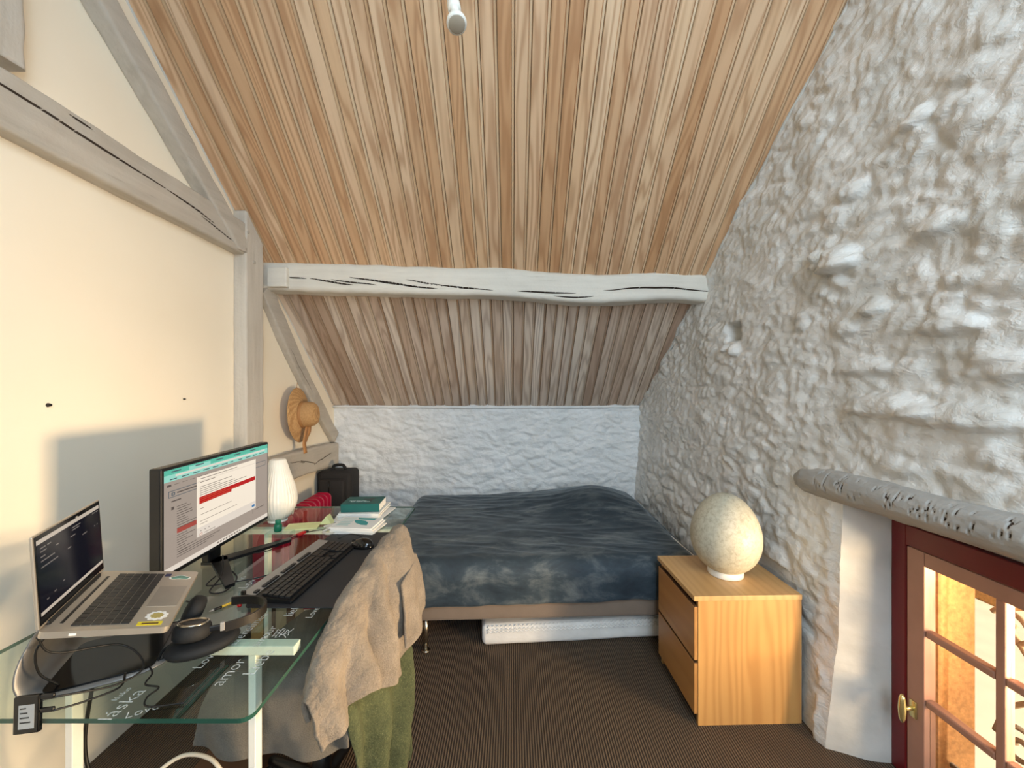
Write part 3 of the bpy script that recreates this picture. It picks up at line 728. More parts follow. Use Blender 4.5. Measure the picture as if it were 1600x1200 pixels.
# velvet spread: drapes over front and left side, puffs up over the pillows
def edge_map(s, hang, r):
    """distance along the cloth from the hem -> (inset, drop)"""
    if s < hang: return 0.012 * (1 - s / hang), hang + r - s
    q = (s - hang) / (r * math.pi / 2)
    if q < 1: a = q * math.pi / 2; return r * (1 - math.cos(a)), r * (1 - math.sin(a))
    return r + (s - hang - r * math.pi / 2), 0.0
def arc_len(total, hang, r): return hang + r * math.pi / 2 + total - r
TOP, RR, HANG = 0.502, 0.085, 0.135
Lx, Ly = BL + 0.03, BW + 0.02
nu, nv = 210, 170; vs = []
Sx, Sy = arc_len(Lx, HANG, RR), arc_len(Ly, HANG, RR)
for i in range(nu):
    ix, dx = edge_map(Sx * i / (nu - 1), HANG, RR)
    for j in range(nv):
        iy, dy = edge_map(Sy * j / (nv - 1), HANG, RR)
        drop = max(dx, dy) if min(dx, dy) < 1e-6 else (dx ** 3 + dy ** 3) ** (1 / 3)
        drop = min(drop, HANG + RR)
        # round the vertical corner
        if ix < 0.09 and iy < 0.09:
            v2 = Vector((0.09 - ix, 0.09 - iy)); l2 = v2.length
            if l2 > 0.09: v2 *= 0.09 / l2
            x, y = 0.09 - v2.x, 0.09 - v2.y
        else: x, y = ix, iy
        q1 = ((x - 1.44) / 0.36) ** 2 + ((y - 0.98) / 0.42) ** 2
        puff = 0.125 * math.exp(-q1 * 1.3) if True else 0
        puff += 0.035 * math.exp(-(((x - 0.95) / 0.3) ** 2 + ((y - 1.1) / 0.25) ** 2))
        side = smooth(Lx, Lx - 0.12, x) * smooth(Ly + 0.03, Ly - 0.12, y)
        z = TOP + puff * smooth(0, 0.2, x) - drop - 0.07 * (1 - side)
        wr_ = 0.007 * nz(Vector((x * 2.0, y * 6, 51))) + 0.0035 * nz(Vector((x * 5 + y * 3, y * 9 - x * 4, 53))) + 0.0055 * (1 - abs(nz(Vector((x * 3.2, y * 14 + x * 2.5, 57))))) ** 4
        wr_ += 0.0012 * nz(Vector((x * 20, y * 26, 59)))
        wob = 0.010 * nz(Vector((x * 9, 0.3, z * 6))) if dy > 0.02 else 0
        wob2 = 0.010 * nz(Vector((y * 9, 2.3, z * 6))) if dx > 0.02 else 0
        hem = 0.012 * nz(Vector((x * 4, y * 4, 63))) * (drop / (HANG + RR)) ** 2 - 0.02 * (x / Lx - 0.6) * -1 * (drop / (HANG + RR)) ** 2
        vs.append((x - 0.03 + wob2, y - 0.02 + wob, z + wr_ + hem))
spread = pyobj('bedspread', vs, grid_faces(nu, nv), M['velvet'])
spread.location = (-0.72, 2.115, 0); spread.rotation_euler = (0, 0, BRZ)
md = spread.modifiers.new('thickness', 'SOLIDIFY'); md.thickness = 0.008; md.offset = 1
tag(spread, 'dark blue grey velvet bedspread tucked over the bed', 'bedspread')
# spare mattress slid under the bed
sm = thing('spare_mattress', 'thin white quilted mattress lying on the carpet under the bed', 'mattress', (-0.165, 2.205, 0.0), R(4.5))
vs = []; nu, nv = 120, 50; Lm, Wm, Hm = 1.10, 0.75, 0.125
bm = bx((0, 0, 0.004), (Lm, Wm, Hm), 0.03, 4)
bmesh.ops.subdivide_edges(bm, edges=bm.edges[:], cuts=3, use_grid_fill=True)
for v in bm.verts:
    q = v.co; v.co += Vector((0.006 * nz(q * 9), 0.010 * nz(q * 8 + Vector((5, 0, 0))), 0.008 * nz(q * 7 + Vector((0, 9, 0))) if q.z > 0.05 else 0))
obj('cover', bm, M['quilt'], sm, True)
bm = bmesh.new()
for z in (Hm - 0.012, Hm - 0.026, Hm - 0.040):   # quilted chevron stitching along the upper edge
    tube(bm, [(0.03 + 0.012 * k, -0.001 if z < Hm - 0.02 else 0.006, z + (0.005 if k % 2 else -0.005)) for k in range(86)], 0.0028, 6, 170)
tag(obj('quilting', bm, M['quilt'], sm, True), kind='stuff')

# ------------------------------------------------------------------ oak chest and egg lamp
DX0, DY0 = 0.772, 1.705
ch = thing('chest_of_drawers', 'small oak veneer two-drawer chest beside the bed', 'dresser', (DX0, DY0, 0), R(1.5))
CW, CD, CH = 0.462, 0.395, 0.550      # local x = depth towards the stone wall, local y = width
obj('top_panel', bx((-0.004, -0.004, CH - 0.021), (CW, CD + 0.004, CH), 0.0015), M['oak_top'], ch)
obj('side_panel', bx((0.016, 0.0, 0.0), (CW, 0.016, CH - 0.021), 0.001), M['oak'], ch)
obj('side_panel', bx((0.016, CD - 0.016, 0.0), (CW, CD, CH - 0.021), 0.001), M['oak'], ch)
obj('carcass', bx((0.03, 0.016, 0.02), (CW - 0.004, CD - 0.016, CH - 0.022)), M['brown'], ch)
for z0, z1 in ((0.048, 0.262), (0.276, 0.500)):
    d = obj('drawer', bx((0.0, 0.003, z0), (0.017, CD - 0.003, z1), 0.0015), M['oak_front_shaded'], ch)
    obj('pull_edge', bx((0.003, 0.004, z1), (0.013, CD - 0.004, z1 + 0.003)), M['brown'], d)
eg = thing('egg_lamp', 'cream mottled glass egg lamp on the oak chest', 'lamp', (1.008, 1.905, CH + 0.001))
prof = []
for k in range(33):
    a = math.pi * (0.10 + 0.90 * k / 32); z = 0.185 - 0.185 * math.cos(a); rr = 0.152 * math.sin(a) * (1 + 0.10 * math.cos(a))
    prof.append((max(rr, 0.0005), z - 0.185 * (1 - math.cos(math.pi * 0.10)) + 0.018))
obj('shade', lathe(bmesh.new(), prof, 48), M['egg'], eg, True)
obj('base_ring', lathe(bmesh.new(), [(0.076, 0.0), (0.077, 0.003), (0.077, 0.024), (0.074, 0.028), (0.06, 0.028)], 40), M['white'], eg, True)

# ------------------------------------------------------------------ pendant bulb
pb = thing('pendant_bulb', 'bare reflector bulb in a white socket hanging below the ceiling', 'light bulb', (-0.160, 1.18, 2.49))
tilt = Matrix.Rotation(R(-9), 4, 'Y') @ Matrix.Rotation(R(-20), 4, 'X') @ Matrix.Scale(1.12, 4)
obj('bulb', lathe(bmesh.new(), [(0.0255, 0.012), (0.0268, 0.017), (0.025, 0.026), (0.018, 0.040), (0.0125, 0.052), (0.0115, 0.066), (0.0115, 0.078)], 32, tilt), M['white'], pb, True)
obj('bulb_glass', lathe(bmesh.new(), [(0.002, 0.0085), (0.012, 0.0092), (0.020, 0.011), (0.0252, 0.0135)], 32, tilt), plain('frosted_bulb_glass', rgb(176, 164, 146), 0.12, coat=0.4), pb, True)
obj('socket', lathe(bmesh.new(), [(0.0165, 0.072), (0.0175, 0.074), (0.0175, 0.10), (0.0165, 0.103), (0.0165, 0.125), (0.010, 0.135), (0.004, 0.14)], 28, tilt), M['white'], pb, True)
top = tilt @ Vector((0, 0, 0.138))
obj('cord', tube(bmesh.new(), [top, top + Vector((0.004, 0, 0.1)), (top.x, top.y, hc(1.18 + top.y) - 2.49)], 0.0035, 8, 20), M['white'], pb, True)

# ------------------------------------------------------------------ straw hat on the rafter
hat = thing('straw_hat', 'wide brimmed tan straw hat hanging on the grey rafter', 'hat', (XL + 0.075, 2.93, 1.222))
hm = Matrix.Rotation(R(6), 4, 'Z') @ Matrix.Rotation(R(86), 4, 'Y')
brim = bmesh.new()
prof = [(0.094, 0.012), (0.10, 0.002), (0.13, -0.004), (0.165, -0.010), (0.188, -0.014), (0.191, -0.012), (0.188, -0.008), (0.165, -0.004), (0.13, 0.002), (0.10, 0.008), (0.097, 0.012)]
lathe(brim, prof, 64, hm @ Matrix.Scale(1.04, 4, (1, 0, 0)))
obj('brim', brim, M['straw'], hat, True)
obj('crown', lathe(bmesh.new(), [(0.096, 0.004), (0.093, 0.03), (0.090, 0.065), (0.084, 0.092), (0.070, 0.108), (0.045, 0.115), (0.02, 0.113), (0.002, 0.112)], 48, hm), M['straw'], hat, True)
band = obj('hat_band', lathe(bmesh.new(), [(0.0975, 0.006), (0.0965, 0.018), (0.0952, 0.034), (0.0935, 0.034), (0.0945, 0.006)], 48, hm), M['hatband'], hat, True)
for pts, w in (([(0.055, -0.02, -0.085), (0.052, -0.035, -0.14), (0.045, -0.040, -0.20), (0.052, -0.036, -0.275)], 0.016), ([(0.060, 0.01, -0.085), (0.058, 0.006, -0.13), (0.050, -0.012, -0.165), (0.046, -0.03, -0.20)], 0.014)):
    path = catmull(pts, 16); vsr = []
    for k, p in enumerate(path):
        vsr += [p + Vector((-0.004, -w, 0)), p + Vector((0.004, w, 0.004))]
    rb = pyobj('ribbon', vsr, [(2 * k, 2 * k + 1, 2 * k + 3, 2 * k + 2) for k in range(16)], M['ribbon'], hat)
    md = rb.modifiers.new('thickness', 'SOLIDIFY'); md.thickness = 0.002
obj('hanging_loop', tube(bmesh.new(), [(-0.035, -0.01, 0.17), (-0.03, 0.0, 0.20), (-0.028, 0.006, 0.235)], 0.0018, 6), M['ribbon'], hat, True)

# ------------------------------------------------------------------ radiator, suitcase, files under and behind the desk
rad = thing('oil_radiator', 'red finned oil radiator on the floor by the cream wall', 'radiator', (-1.443, 2.36, 0))
nf = 12
def fin_mesh():
    bm = bmesh.new(); extrude_poly(bm, rrect(-0.065, 0.09, 0.065, 0.62, 0.04, 6), -0.008, 0.008, Matrix(((1, 0, 0, 0), (0, 0, 1, 0), (0, 1, 0, 0), (0, 0, 0, 1))))
    bmesh.ops.recalc_face_normals(bm, faces=bm.faces[:]); me = bpy.data.meshes.new('fin'); bm.to_mesh(me); bm.free(); me.materials.append(M['red']); return me
fm = fin_mesh()
for k in range(nf):
    f = bpy.data.objects.new('fin', fm); COL.objects.link(f); f.parent = rad; f.location = (0, 0.07 + k * 0.058, 0)
obj('core_pipe', bx((-0.02, 0.02, 0.13), (0.02, 0.75, 0.18), 0.015, 3), M['red'], rad)
obj('core_pipe', bx((-0.02, 0.02, 0.54), (0.02, 0.75, 0.59), 0.015, 3), M['red'], rad)
obj('control_box', bx((-0.062, -0.03, 0.10), (0.062, 0.05, 0.61), 0.012, 3), M['red'], rad)
obj('handle', tube(bmesh.new(), [(0.02, 0.30, 0.615), (0.035, 0.27, 0.645), (0.045, 0.22, 0.64), (0.05, 0.20, 0.62)], 0.005, 8), M['white'], rad, True)
for y in (0.06, 0.70):
    obj('foot', bx((-0.09, y - 0.02, 0.0), (0.09, y + 0.02, 0.088), 0.01, 2), M['black'], rad)

bag = thing('suitcase', 'black canvas suitcase standing in the corner by the stone wall', 'suitcase', (-1.43, 3.36, 0.0))
obj('body', bx((-0.145, -0.10, 0.01), (0.125, 0.11, 0.735), 0.035, 5), M['darkbag'], bag, True)
obj('front_pocket', bx((-0.12, -0.135, 0.05), (0.085, -0.095, 0.68), 0.02, 4), M['darkbag'], bag, True)
obj('side_flap', bx((-0.168, -0.06, 0.05), (-0.140, 0.08, 0.72), 0.012, 3), M['darkbag'], bag, True)
obj('carry_handle', tube(bmesh.new(), [(-0.06, 0.0, 0.725), (-0.05, 0.0, 0.765), (0.02, 0.0, 0.770), (0.05, 0.0, 0.725)], 0.013, 8), M['blacksoft'], bag, True)
obj('zip', tube(bmesh.new(), [(-0.035, -0.137, 0.06), (-0.035, -0.138, 0.35), (-0.035, -0.137, 0.67)], 0.004, 6), M['blackgloss'], bag, True)

for k, (mk, w, h, lb) in enumerate((('tan', 0.062, 0.40, 'tan cardboard magazine file under the glass desk'), ('brown', 0.058, 0.39, 'dark brown file with a square finger hole under the desk'), ('beige', 0.055, 0.38, 'beige file next to the brown one under the desk'), ('brown', 0.04, 0.36, 'narrow brown file between two beige ones under the desk'), ('beige', 0.06, 0.35, 'rightmost beige file under the desk'))):
    x0 = -1.315 + sum((0.064, 0.060, 0.057, 0.042, 0.062)[:k])
    r = thing('magazine_file', lb, 'file', (x0, 2.03, 0.0), 0, 'files on the floor under the desk')
    obj('body', bx((0, 0, 0), (w, 0.25, h), 0.002), M[mk], r)
    if k == 1: obj('finger_hole', bx((0.016, -0.001, 0.27), (0.042, 0.003, 0.31), 0.001), M['black'], r)

# ------------------------------------------------------------------ glass desk on white trestles
DH = 0.742; GX0, GX1, GY0, GY1 = -1.352, -0.552, 0.848, 2.318
desk = thing('glass_tabletop', 'clear glass desk top printed with white words, on white trestles', 'table top', ((GX0 + GX1) / 2, (GY0 + GY1) / 2, DH - 0.010))
bm = bmesh.new(); extrude_poly(bm, rrect(-(GX1 - GX0) / 2, -(GY1 - GY0) / 2, (GX1 - GX0) / 2, (GY1 - GY0) / 2, 0.025, 6), 0.0, 0.010)
g = obj('glass', bm, [M['desk_glass'], M['glass_edge']], desk)
for p in g.data.polygons:
    if abs(p.normal.z) < 0.5: p.material_index = 1
def word(s, x, y, size, ang=90):
    cx, cy = (GX0 + GX1) / 2, (GY0 + GY1) / 2
    return text('printed_word', s, size * 0.86, M['etch'], desk, Matrix.Translation((x - cx, y - cy, 0.0104)) @ Matrix.Rotation(R(ang), 4, 'Z'), 0.0001)
for a in (('láska', -0.853, 0.885, 0.052), ('lásko', -0.885, 0.915, 0.022), ('Love', -0.795, 0.868, 0.034, 30), ('Love', -0.780, 1.030, 0.040), ('amor', -0.690, 0.985, 0.050), ('Liebe', -0.638, 1.02, 0.050), ('szerelmes', -0.757, 1.16, 0.044),
          ('amour', -0.690, 1.125, 0.040), ('爱', -0.645, 1.14, 0.060), ('liefde', -0.680, 1.265, 0.046), ('Love', -0.612, 1.24, 0.034), ('Love', -0.93, 1.43, 0.05), ('kocham', -0.86, 1.08, 0.03), ('amo', -0.83, 1.06, 0.03), ('mio', -0.98, 1.45, 0.04)): word(*a)
def trestle(y, shelf, lb):
    tr = thing('desk_trestle', lb, 'trestle', (-0.955, y, 0.0), 0, 'trestles under the desk')
    obj('top_bar', bx((-0.37, -0.017, DH - 0.036), (0.362, 0.017, DH - 0.0105), 0.002), M['white'], tr)
    for x in (-0.255, 0.245):
        obj('leg', bx((x - 0.010, -0.015, 0.0), (x + 0.010, 0.015, DH - 0.0362), 0.002), M['white'], tr)
    obj('cross_bar', bx((-0.244, -0.010, 0.12), (0.234, 0.010, 0.145), 0.002), M['white'], tr)
    return tr
t1 = trestle(1.115, False, 'white metal trestle under the near end of the glass desk, with a sticker strip')
st = []
for k, (m, w) in enumerate((('paper', 0.01), ('greenst', 0.018), ('paper', 0.01), ('redcard', 0.03), ('paper', 0.008), ('black', 0.02), ('paper', 0.03))):
    x = 0.955 - 0.985 + 0.0 + sum((0.012, 0.02, 0.012, 0.032, 0.01, 0.022, 0.03)[:k]); st.append((x - 0.0, DH - 0.033, x + w, DH - 0.014, M[m], k % 2))
quads('sticker_strip', [(-0.035, DH - 0.035, 0.12, DH - 0.012, M['paper'], 0)] + [(a, b, c, d, m, 1) for a, b, c, d, m, _ in st], t1, lambda x, z, ly: (x, -0.0172 - 0.0002 * ly, z))
trestle(2.0, True, 'white metal trestle under the far end of the glass desk')
# low shelf board with red books between the trestles
sh = tag(obj('low_shelf_board', bx((-0.86, 1.62, 0.430), (-0.66, 1.96, 0.448), 0.002), M['beige']), 'cream shelf board under the right side of the desk', 'shelf')
for z0, z1, mk, lb, dx in ((0.449, 0.50, 'orange', 'orange book lying on the cream shelf board', 0.0), (0.5005, 0.54, 'redcard', 'dark red book on top of the orange book', 0.012)):
    bk = thing('book', lb, 'book', (-0.855 + dx, 1.625, z0))
    obj('pages', bx((0.003, 0.003, 0.003), (0.185, 0.30, z1 - z0 - 0.003)), M['paper'], bk); 
    obj('cover', bx((0, 0, 0), (0.19, 0.302, 0.0028)), M[mk], bk); obj('cover', bx((0, 0, z1 - z0 - 0.0028), (0.19, 0.302, z1 - z0)), M[mk], bk); obj('spine', bx((0.186, 0, 0), (0.1895, 0.302, z1 - z0)), M[mk], bk)
bxs = tag(obj('storage_box', bx((-0.86, 1.62, 0.0), (-0.665, 1.96, 0.4295), 0.004), M['brown']), 'brown cardboard box under the cream shelf board', 'box')

# ------------------------------------------------------------------ monitor
mon = thing('monitor', 'large black widescreen monitor on the glass desk, showing an email window', 'monitor', (-1.145, 1.592, DH), R(92.5))
MW, MH, MZ = 0.612, 0.362, 0.070
obj('casing', bx((-MW / 2, -0.012, MZ), (MW / 2, 0.028, MZ + MH), 0.006, 3), M['black'], mon)
G = {k: glow('screen_' + k, c, 0.95) for k, c in dict(bg=rgb(164, 150, 138), white=rgb(246, 232, 212), teal=rgb(92, 186, 160), tealp=rgb(150, 214, 196), red=rgb(184, 22, 24), orange=rgb(206, 96, 60), bar=rgb(226, 214, 200), dark=rgb(92, 82, 76), mid=rgb(128, 116, 106), grey=rgb(188, 174, 160), blue=rgb(64, 122, 170), slate=rgb(78, 90, 98), redd=rgb(164, 72, 62)).items()}
SW, SH = 0.592, 0.336; sx0 = -SW / 2; sz0 = MZ + 0.016
scr = []
def r_(x0, y0, x1, y1, m, ly): scr.append((sx0 + SW * x0, sz0 + SH * (1 - y1), sx0 + SW * x1, sz0 + SH * (1 - y0), G[m], ly))
random.seed(5)
r_(0, 0, 1, 1, 'bg', 0); r_(0, 0, 1, .05, 'teal', 1); r_(.0, .05, 1, .115, 'tealp', 1); r_(.08, .058, .96, .078, 'bar', 2)
r_(.0, .035, .18, .05, 'teal', 2); r_(.18, .015, .36, .05, 'tealp', 2)
for k in range(11): r_(.04 + k * .085, .092, .04 + k * .085 + random.uniform(.03, .06), .102, 'slate', 2)
for k in range(5): r_(.05 + k * .18, .018, .12 + k * .18, .03, 'slate', 3)
r_(0, .95, 1, 1, 'bar', 1)
for k in range(9): r_(.42 + k * .028, .966, .436 + k * .028, .984, 'mid', 2)
r_(.02, .145, .05, .165, 'dark', 1)
for k in range(5): r_(.07 + k * .06, .15, .11 + k * .06, .157, 'mid', 1)
r_(.03, .21, .97, .275, 'slate', 1); r_(.034, .216, .966, .269, 'bg', 2); r_(.05, .228, .075, .258, 'slate', 3); r_(.057, .235, .068, .251, 'bg', 4); r_(.09, .236, .24, .248, 'dark', 3)
r_(.05, .31, .12, .322, 'dark', 1); r_(.05, .37, .07, .40, 'dark', 1)
for k in range(22):
    yy = .38 + k * .024
    if .60 < yy < .65: continue
    r_(.09, yy, .09 + random.uniform(.06, .16), yy + .006, 'dark', 1)
r_(.09, .602, .24, .65, 'redd', 1)
for k in range(3): r_(.10, .84 + k * .022, .45 - .06 * k, .846 + k * .022, 'dark', 1)
r_(.805, .80, .808, .86, 'dark', 1); r_(.83, .815, .95, .823, 'dark', 1)
r_(.24, .155, .84, .795, 'white', 5); r_(.24, .70, .84, .795, 'bar', 6); r_(.265, .178, .62, .185, 'mid', 6); r_(.245, .205, .835, .2075, 'grey', 6); r_(.265, .215, .40, .222, 'mid', 6)
for k, w in enumerate((.30, .18, .33, .46, .38)): r_(.265, .265 + k * .022, .265 + w, .271 + k * .022, 'mid', 6)
r_(.26, .375, .832, .425, 'red', 6); r_(.26, .425, .56, .45, 'red', 6); r_(.265, .39, .50, .395, 'orange', 7); r_(.265, .41, .62, .414, 'orange', 7); r_(.265, .433, .54, .437, 'orange', 7)
r_(.265, .50, .30, .506, 'mid', 6); r_(.265, .565, .56, .570, 'mid', 6); r_(.265, .635, .62, .640, 'mid', 6); r_(.265, .665, .33, .670, 'mid', 6)
for k in range(3): r_(.27 + k * .035, .735, .276 + k * .035, .745, 'dark', 7)
r_(.262, .765, .285, .788, 'redd', 7); r_(.265, .769, .282, .784, 'white', 8); r_(.30, .773, .40, .778, 'mid', 7); r_(.79, .74, .825, .768, 'blue', 7)
quads('screen', scr, mon, lambda x, z, ly: (x, -0.0124 - 0.00025 * ly, z))
obj('stand_neck', bx((-0.035, 0.025, 0.012), (0.035, 0.055, MZ + 0.16), 0.006, 3), M['black'], mon)
for sgn in (-1, 1):
    bm = bmesh.new()
    p = [(-0.03, 0.06), (0.03, 0.02), (0.03 + 0.19, -0.155), (0.195, -0.172), (-0.03, 0.0)]
    extrude_poly(bm, [(x * sgn, y) for x, y in p], 0.0015, 0.013); obj('foot', bm, M['black'], mon)

# ------------------------------------------------------------------ laptop on a bent metal stand
LRZ = math.atan2(0.284, -0.148)
hinge = Vector(((-1.016 - 1.164) / 2, (0.867 + 1.151) / 2, 0.912))
lap = thing('laptop', 'open silver laptop with stickers, raised on a grey stand', 'laptop', hinge, LRZ)
LT = R(12.5)      # base slopes down towards the front (local -y)
tm = Matrix.Rotation(LT, 4, 'X')
def tilted(bm): bmesh.ops.transform(bm, matrix=tm, verts=bm.verts[:]); return bm
LWd, LDp = 0.322, 0.222
bm = bmesh.new(); extrude_poly(bm, rrect(-LWd / 2, -LDp, LWd / 2, 0.004, 0.012, 4), -0.014, 0.0); base = obj('base', tilted(bm), M['alu'], lap)
bm = bmesh.new()
for r in range(6):
    n = (16, 14, 14, 13, 12, 8)[r]; x = -0.140; 
    for k in range(n):
        w = 0.280 / n
        if r == 5: w = (0.018, 0.018, 0.018, 0.018, 0.110, 0.018, 0.018, 0.062)[k]
        box(bm, (x + 0.0009, -0.040 - (r + 1) * 0.0172 + 0.0009, 0.0002), (x + w - 0.0009, -0.040 - r * 0.0172 - 0.0009, 0.0018), 0)
        x += w
tag(obj('keys', tilted(bm), M['key'], base), kind='stuff')
obj('touchpad', tilted(bx((-0.058, -0.214, 0.0), (0.058, -0.152, 0.0005))), plain('touchpad_grey', rgb(160, 150, 138), 0.3, 0.5), base)
obj('speaker_slot', tilted(bx((-0.125, -0.024, 0.0), (0.125, -0.018, 0.0006))), M['black'], base)
obj('hinge', bx((-0.13, -0.004, -0.006), (0.13, 0.008, 0.008), 0.003), M['black'], base)
obj('yellow_sticker', tilted(bx((-0.150, -0.205, 0.0002), (-0.133, -0.158, 0.0006))), M['yellowst'], base)
obj('sticker_lettering', tilted(bx((-0.145, -0.198, 0.0006), (-0.139, -0.166, 0.0008))), M['brown'], base)
def flower(cx, cy, r):
    return [(cx + r * (1 + 0.10 * math.cos(10 * a)) * math.cos(a), cy + r * (1 + 0.10 * math.cos(10 * a)) * math.sin(a)) for a in [2 * math.pi * k / 60 for k in range(60)]]
obj('round_sticker', tilted(extrude_poly(bmesh.new(), flower(-0.105, -0.186, 0.021), 0.0002, 0.0006)), M['paper'], base)
obj('round_sticker_center', tilted(extrude_poly(bmesh.new(), flower(-0.105, -0.186, 0.013), 0.0006, 0.0008)), plain('olive_print', rgb(176, 158, 92), 0.5), base)
for sc_, m_, z_ in ((1.0, 'paper', 0.0002), (0.82, 'greenst', 0.0006)):
    pts = [(0.115 + sc_ * 0.016 * (0.75 + 0.25 * math.cos(3 * a)) * math.cos(a), -0.185 + sc_ * 0.026 * math.sin(a)) for a in [2 * math.pi * k / 40 for k in range(40)]]
    obj('leaf_sticker', tilted(extrude_poly(bmesh.new(), pts, z_, z_ + 0.0004)), M[m_], base)
obj('blue_sticker', tilted(bx((0.124, -0.160, 0.0002), (0.142, -0.146, 0.0006))), M['bluest'], base)
obj('port', tilted(bx((-0.1615, -0.06, -0.010), (-0.160, -0.048, -0.005))), M['white'], base)
LH = 0.206; lt = Matrix.Rotation(R(-3), 4, 'X')
bm = bmesh.new(); box(bm, (-LWd / 2, 0.0, 0.004), (LWd / 2, 0.006, LH), 0.002); bmesh.ops.transform(bm, matrix=lt, verts=bm.verts[:])
lid = obj('lid', bm, M['alu'], lap)
D = {k: glow('laptop_' + k, c, 0.9) for k, c in dict(bezel=rgb(10, 10, 11), navy=rgb(9, 11, 24), strip=rgb(196, 182, 166), text=rgb(120, 112, 106)).items()}
ls = []
def q_(x0, y0, x1, y1, m, ly): ls.append((-0.157 + 0.314 * x0, 0.010 + 0.193 * (1 - y1), -0.157 + 0.314 * x1, 0.010 + 0.193 * (1 - y0), D[m], ly))
q_(0, 0, 1, 1, 'bezel', 0); q_(.02, .05, .98, .90, 'navy', 1); q_(.02, .05, .98, .10, 'strip', 2); q_(.02, .865, .98, .905, 'strip', 2)
for (x, y, w) in ((.06, .15, .07), (.15, .15, .05), (.50, .14, .14), (.50, .17, .12), (.06, .19, .08), (.26, .22, .04), (.06, .25, .06), (.85, .12, .05), (.92, .12, .04), (.47, .24, .08), (.06, .30, .18), (.42, .36, .05), (.66, .31, .08), (.06, .37, .22), (.87, .30, .02), (.92, .30, .02), (.1, .76, .03), (.2, .74, .03), (.32, .70, .03)):
    q_(x, y, x + w, y + .014, 'text', 2)
sc_o = quads('screen', ls, lid, lambda x, z, ly: lt @ Vector((x, -0.0004 - 0.0002 * ly, z)))
obj('webcam', bx((-0.004, -0.0012, LH - 0.006), (0.004, 0.0, LH - 0.003)), M['silver'], lid)

stand = thing('laptop_stand', 'grey bent metal laptop stand with a black pad, on the glass desk', 'stand', (hinge.x, hinge.y, DH), LRZ)
# side profile in local (y,z): foot plate on the desk, back sheet, sloping tray under the laptop
zt = hinge.z - DH - 0.0165
prof = catmull([(0, -0.205, 0.003), (0, -0.10, 0.003), (0, 0.0, 0.003), (0, 0.04, 0.012), (0, 0.055, 0.055), (0, 0.045, 0.11), (0, 0.015, zt + 0.000), (0, -0.06, zt - 0.0145), (0, -0.15, zt - 0.0345)], 60)
vs = []
for k, p in enumerate(prof):
    f = k / 60
    w = 0.125 if f < 0.45 else 0.125 - 0.025 * smooth(0.45, 0.7, f)
    if f < 0.12: w -= 0.06 * (1 - math.sqrt(max(0, 1 - (1 - f / 0.12) ** 2)))
    for x in (-w, -w * 0.5, 0, w * 0.5, w): vs.append((x, p.y, p.z))
so = pyobj('bent_sheet', vs, grid_faces(61, 5), M['greymetal'], stand)
md = so.modifiers.new('thickness', 'SOLIDIFY'); md.thickness = 0.004; md.offset = 0
bm = bmesh.new(); extrude_poly(bm, rrect(-0.11, -0.175, 0.095, 0.022, 0.02, 5), 0.006, 0.010); obj('pad', bm, M['blackgloss'], stand)

# external drive with cables over the desk edge
ssd = thing('external_drive', 'black external drive with a grey label overhanging the front glass edge', 'drive', (-1.000, 0.8375, DH + 0.022), 0)
ssd.rotation_euler = (R(84), R(-5), R(3))
obj('case', bx((-0.025, -0.036, 0.0), (0.025, 0.036, 0.009), 0.002), M['blackgloss'], ssd)
obj('label', bx((-0.014, -0.026, 0.0088), (0.017, 0.020, 0.0093)), M['label'], ssd)
for k in range(4): obj('label_print', bx((-0.011, 0.012 - k * 0.009, 0.0093), (0.001 + 0.003 * k, 0.0145 - k * 0.009, 0.0095)), M['black'], ssd)
for y in (0.030, 0.004):
    obj('plug', bx((0.0245, y - 0.005, 0.001), (0.052, y + 0.005, 0.008), 0.003), M['black'], ssd)
def cable(name, label, pts, r, m='cable'):
    return tag(obj(name, tube(bmesh.new(), pts, r, 8, 12 * (len(pts) - 1)), M[m], None, True), label, 'cable')
zD = DH + 0.004
cable('drive_cable', 'thin black cable curving from the drive to the laptop', [(-0.948, 0.836, DH + 0.055), (-0.90, 0.92, zD + 0.015), (-0.89, 0.975, zD + 0.02), (-0.96, 0.99, zD + 0.06), (-1.02, 0.90, zD + 0.10), (-1.028, 0.872, 0.898)], 0.0022)
cable('plug_cable', 'short black cable from the lower plug of the drive', [(-0.948, 0.834, DH + 0.029), (-0.925, 0.875, zD + 0.012), (-0.905, 0.93, zD + 0.001), (-0.93, 0.97, zD + 0.006)], 0.0022)
cable('charger_cable', 'black cable hanging from the laptop side', [(-1.03, 0.90, 0.895), (-1.045, 0.885, 0.86), (-1.055, 0.90, 0.80), (-1.045, 0.93, zD + 0.006)], 0.0024)
cable('mat_cable', 'black cable bending over the glass beside the laptop stand', [(-0.90, 1.0, zD), (-0.87, 0.975, zD), (-0.855, 0.94, zD), (-0.815, 0.93, zD), (-0.815, 0.90, zD), (-0.79, 0.875, zD), (-0.72, 0.885, zD)], 0.002)

